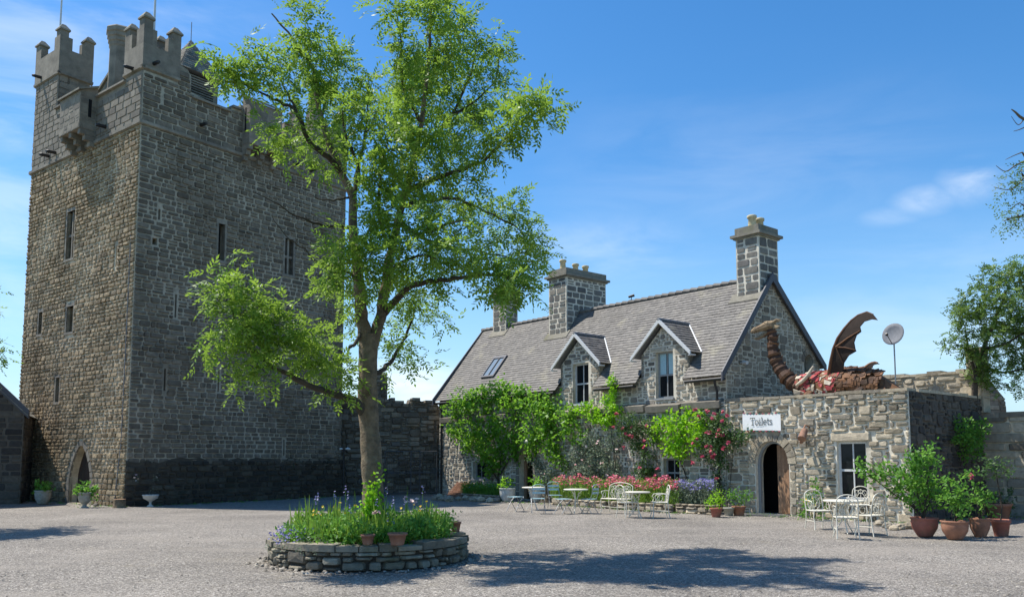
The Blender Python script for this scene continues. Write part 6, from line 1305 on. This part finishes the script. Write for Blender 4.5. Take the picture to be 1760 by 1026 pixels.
# ivy up the trunk foot
P = []
for i in range(260):
    z = BH+abs(rng.gauss(0, .38)); a = -math.pi/2+rng.gauss(.1, .5)*(1-.3*z); r = .27-.02*z; P.append((tb.x+r*math.cos(a)+.02, tb.y+r*math.sin(a), z))
P = np.array(P); C = np.repeat(P, 4, 0)+NR.normal(0, .04, (len(P)*4, 3)); Lf = leafquads(C, unit(NR.normal(0, .6, C.shape)+np.array([0, -.5, .4])), unit(NR.normal(0, .4, C.shape)+np.array([0, -1, .5])), .07, .05)
t = thing('ivy', 'bright green ivy climbing the foot of the tree trunk', 'ivy', tb); npmesh('foliage', Lf[0]-np.array(tb), Lf[1], NR.random((len(C), 3)), M['leaf_lime'], t)

# ------------------------------------------------------------------ other trees
def simple_tree(name, label, base, limbs_, blobs, dens, mat, ll=.07, lw=.032, tr=.12, comp=True, bark='twig'):
    t = thing(name, label, 'tree', base); m = MB(); b0 = Vector(base); nd = []
    for pts, r0, r1 in limbs_:
        q = spline([Vector(p) for p in pts], len(pts)*3); k = len(q)-1; m.tube([p-b0 for p in q], [r0+(r1-r0)*i/k for i in range(k+1)], 8); nd += [tuple(p) for p in q]
    P, O = blobpts(blobs, dens) if blobs else (np.zeros((0, 3)), np.zeros((0, 3))); N_D = np.array(nd)
    for i in np.argsort([np.min(np.sum((N_D-c)**2, 1)) for c in P]) if len(P) else []:
        c = P[i]; j = int(np.argmin(np.sum((N_D-c)**2, 1))); a, b = Vector(N_D[j]), Vector(c); mid = (a+b)/2+Vector((rng.uniform(-.06, .06), rng.uniform(-.06, .06), rng.uniform(-.03, .06)))
        m.tube([a-b0, mid-b0, b-b0], [.01, .007, .003], 3, 0, None, True, False); N_D = np.concatenate([N_D, [tuple(mid), tuple(b)]])
    m.build('trunk', M[bark], t)
    if len(P):
        V, Fq, T = compound(P, O, 7, .2, 7, ll, lw, .3, .1); npmesh('crown', V-np.array(base), Fq, T, M[mat], t)
    return t
YR = 24.2
b0 = PX(1674, 785, YR); b0.z = 0
bl = [(tuple(PX(u, v, YR+dy)), (r/FPX*YR, r/FPX*YR, r/FPX*YR)) for u, v, r, dy in [(1665, 520, 22, 0), (1690, 490, 24, .3), (1720, 470, 24, 0), (1750, 465, 26, .4), (1780, 470, 30, 0), (1650, 545, 22, -.3), (1640, 570, 14, -.3), (1650, 595, 18, 0), (1680, 550, 34, .4), (1720, 520, 36, -.5), (1760, 520, 36, .5), (1690, 590, 32, -.4), (1730, 570, 36, .4), (1770, 570, 34, 0), (1670, 620, 20, .3), (1700, 635, 22, -.2), (1740, 620, 26, .2), (1775, 615, 28, 0), (1720, 655, 16, 0), (1765, 650, 18, .2), (1630, 590, 6, 0), (1685, 655, 9, 0), (1740, 668, 9, 0)]]
simple_tree('hawthorn_tree', 'bushy olive green tree rising behind the stub wall at the right edge', b0, [([b0, PX(1675, 700, YR), PX(1678, 650, YR), PX(1690, 600, YR), PX(1710, 550, YR), PX(1730, 500, YR)], .11, .03), ([PX(1678, 650, YR), PX(1665, 600, YR), PX(1658, 560, YR)], .05, .015), ([PX(1690, 600, YR), PX(1730, 590, YR), PX(1775, 560, YR)], .06, .02), ([PX(1684, 625, YR), PX(1725, 640, YR), PX(1770, 630, YR)], .04, .012)], bl, 24, 'tree_leaf2', .085, .045)
# bare-branched tree, trunk out of frame to the right
YB = 13.0; q = lambda u, v, dy=0: PX(u, v, YB+dy); b1 = q(1960, 785); b1.z = 0
L3 = [([b1, q(1955, 600), q(1940, 420), q(1930, 250), q(1925, 100)], .2, .08), ([q(1940, 420), q(1880, 350), (q(1820, 310)), q(1775, 285), q(1757, 262)], .06, .012), ([q(1775, 285), q(1755, 312), q(1735, 326), q(1708, 322)], .015, .004), ([q(1765, 275), q(1745, 285), q(1728, 295), q(1712, 285)], .015, .004), ([q(1757, 262), q(1742, 268), q(1728, 275)], .01, .003),
      ([q(1930, 250), q(1860, 200), q(1800, 215), q(1760, 205), q(1745, 193), q(1738, 188)], .05, .006), ([q(1775, 212), q(1755, 222), q(1742, 226)], .012, .004), ([q(1760, 205), q(1750, 215), q(1738, 200)], .01, .003), ([q(1940, 420), q(1850, 400), q(1790, 380), q(1755, 372), q(1725, 380)], .04, .005), ([q(1780, 378), q(1755, 350), q(1740, 358)], .012, .004)]
bl = [(tuple(q(u, v)), (r/FPX*YB,)*3) for u, v, r in ((1755, 372, 12), (1740, 380, 9), (1765, 350, 9), (1760, 300, 8), (1745, 315, 6))]
simple_tree('sparse_tree', 'nearly bare lichen-covered branches reaching in from the right edge of the sky', b1, L3, bl, 26, 'tree_leaf2', .05, .022, bark='bark')
# tree off the left edge, casting the shadow in the left foreground
YL = 19.5; b2 = PX(-175, 785, YL); b2.z = 0
bl = [((b2.x+x, b2.y+y, z), (r, r, r)) for x, y, z, r in ((0, 0, 5.2, 1.5), (1.0, -.6, 4.6, 1.0), (1.35, .4, 4.1, .75), (-1.2, .4, 4.6, 1.2), (.2, 1.2, 5.6, 1.0), (.3, -1.2, 5.4, .9), (0, 0, 6.4, 1.1), (1.3, 0, 5.0, .6))]
simple_tree('garden_tree', 'leafy tree whose twig tips just show at the left edge above the outbuilding', b2, [([b2, b2+Vector((.05, 0, 1.5)), b2+Vector((0, .1, 3)), b2+Vector((.1, 0, 5)), b2+Vector((0, 0, 6.5))], .16, .03), ([b2+Vector((0, .1, 3)), b2+Vector((.7, 0, 3.8)), b2+Vector((1.7, .1, 4.3))], .05, .01), ([b2+Vector((0, .1, 3)), b2+Vector((-.7, 0, 3.8)), b2+Vector((-1.4, .1, 4.8))], .05, .01)], bl, 11, 'tree_leaf', .09, .04)

# ------------------------------------------------------------------ loose stones and weeds where walls meet the gravel
def litter(name, pts, rmin, rmax, mat):
    n_ = len(pts); th = np.array([[1, 1, 1], [1, -1, -1], [-1, 1, -1], [-1, -1, 1]])*.6; base_ = np.array([[1, 0, .1], [.2, 1, 0], [-1, .1, .05], [-.1, -.9, 0], [.5, .4, .62], [-.4, .35, .6], [-.45, -.4, .55], [.4, -.45, .6]])
    r = NR.uniform(rmin, rmax, (n_, 1, 1)); V = base_[None]*r*NR.uniform(.7, 1.3, (n_, 8, 3)); a = NR.random(n_)*6.28; c, s_ = np.cos(a), np.sin(a)
    X = V[..., 0]*c[:, None]-V[..., 1]*s_[:, None]; Y = V[..., 0]*s_[:, None]+V[..., 1]*c[:, None]; V = np.stack([X, Y, V[..., 2]], -1)+pts[:, None, :]
    q = np.array([[0, 1, 5, 4], [1, 2, 6, 5], [2, 3, 7, 6], [3, 0, 4, 7], [4, 5, 6, 7]]); Fq = (np.arange(n_)[:, None, None]*8+q[None]).reshape(-1, 4)
    o = npmesh(name, V.reshape(-1, 3), Fq, np.repeat(NR.random((n_, 3)), 5, 0), mat); return o
M['pebble'] = stonemat('pebble', [srgb(96, 90, 80), srgb(136, 128, 116), srgb(176, 168, 154)], nscale=20)
k = 2600; Yp = 9.6+NR.random(k)**1.6*14; Xp = NR.uniform(-.66, .66, k)*Yp
P = np.stack([Xp, Yp, np.full(k, .0)], 1)
foot = []
for (a, b, n_, w) in ((tw(0, -.1), tw(9.4, -.1), 260, .35), (tw(-.1, 0), tw(-.1, 8.5), 260, .4), (hw(0, .1), hw(-5.7, .1), 420, .4), (hw(-5.8, -.2), hw(-5.8, -4.5), 200, .4), (hw(-5.8, -4.6), hw(-14, -4.6), 200, .4), (hw(0, 1.5), hw(12, 1.5), 300, .25), (BC+Vector((-BR, 0, 0)), BC+Vector((BR, 0, 0)), 0, .1)):
    for _ in range(n_):
        t_ = rng.random(); q_ = a+(b-a)*t_; d_ = (b-a).normalized(); nn = Vector((d_.y, -d_.x, 0)); nn = nn if nn.y < 0 else -nn; q_ = q_+nn*abs(rng.gauss(0, w)); foot.append((q_.x, q_.y, 0))
for _ in range(420): a_ = rng.uniform(0, 6.283); r_ = BR+.05+abs(rng.gauss(0, .14)); foot.append((BC.x+r_*math.cos(a_), BC.y+r_*math.sin(a_), 0))
foot = np.array(foot)
tag(litter('loose_pebbles', P, .007, .019, M['pebble']), 'loose pebbles strewn over the gravel yard', 'gravel', kind='stuff')
tag(litter('wall_foot_rubble', foot[NR.permutation(len(foot))[:1500]], .012, .045, M['pebble']), 'small stones gathered along the feet of the walls', 'gravel', kind='stuff')
foot = foot[:-420]; W_ = foot[NR.random(len(foot)) < .22]; W_ = np.repeat(W_, 7, 0)+NR.normal(0, .05, (len(W_)*7, 3))*np.array([1, 1, 0])
Bv = blades(W_, .08, .014, .5); tag(npmesh('wall_foot_weeds', Bv[0], Bv[1], Bv[2], M['leaf_mid']), 'sparse weeds growing where the walls meet the gravel', 'weeds', kind='stuff')
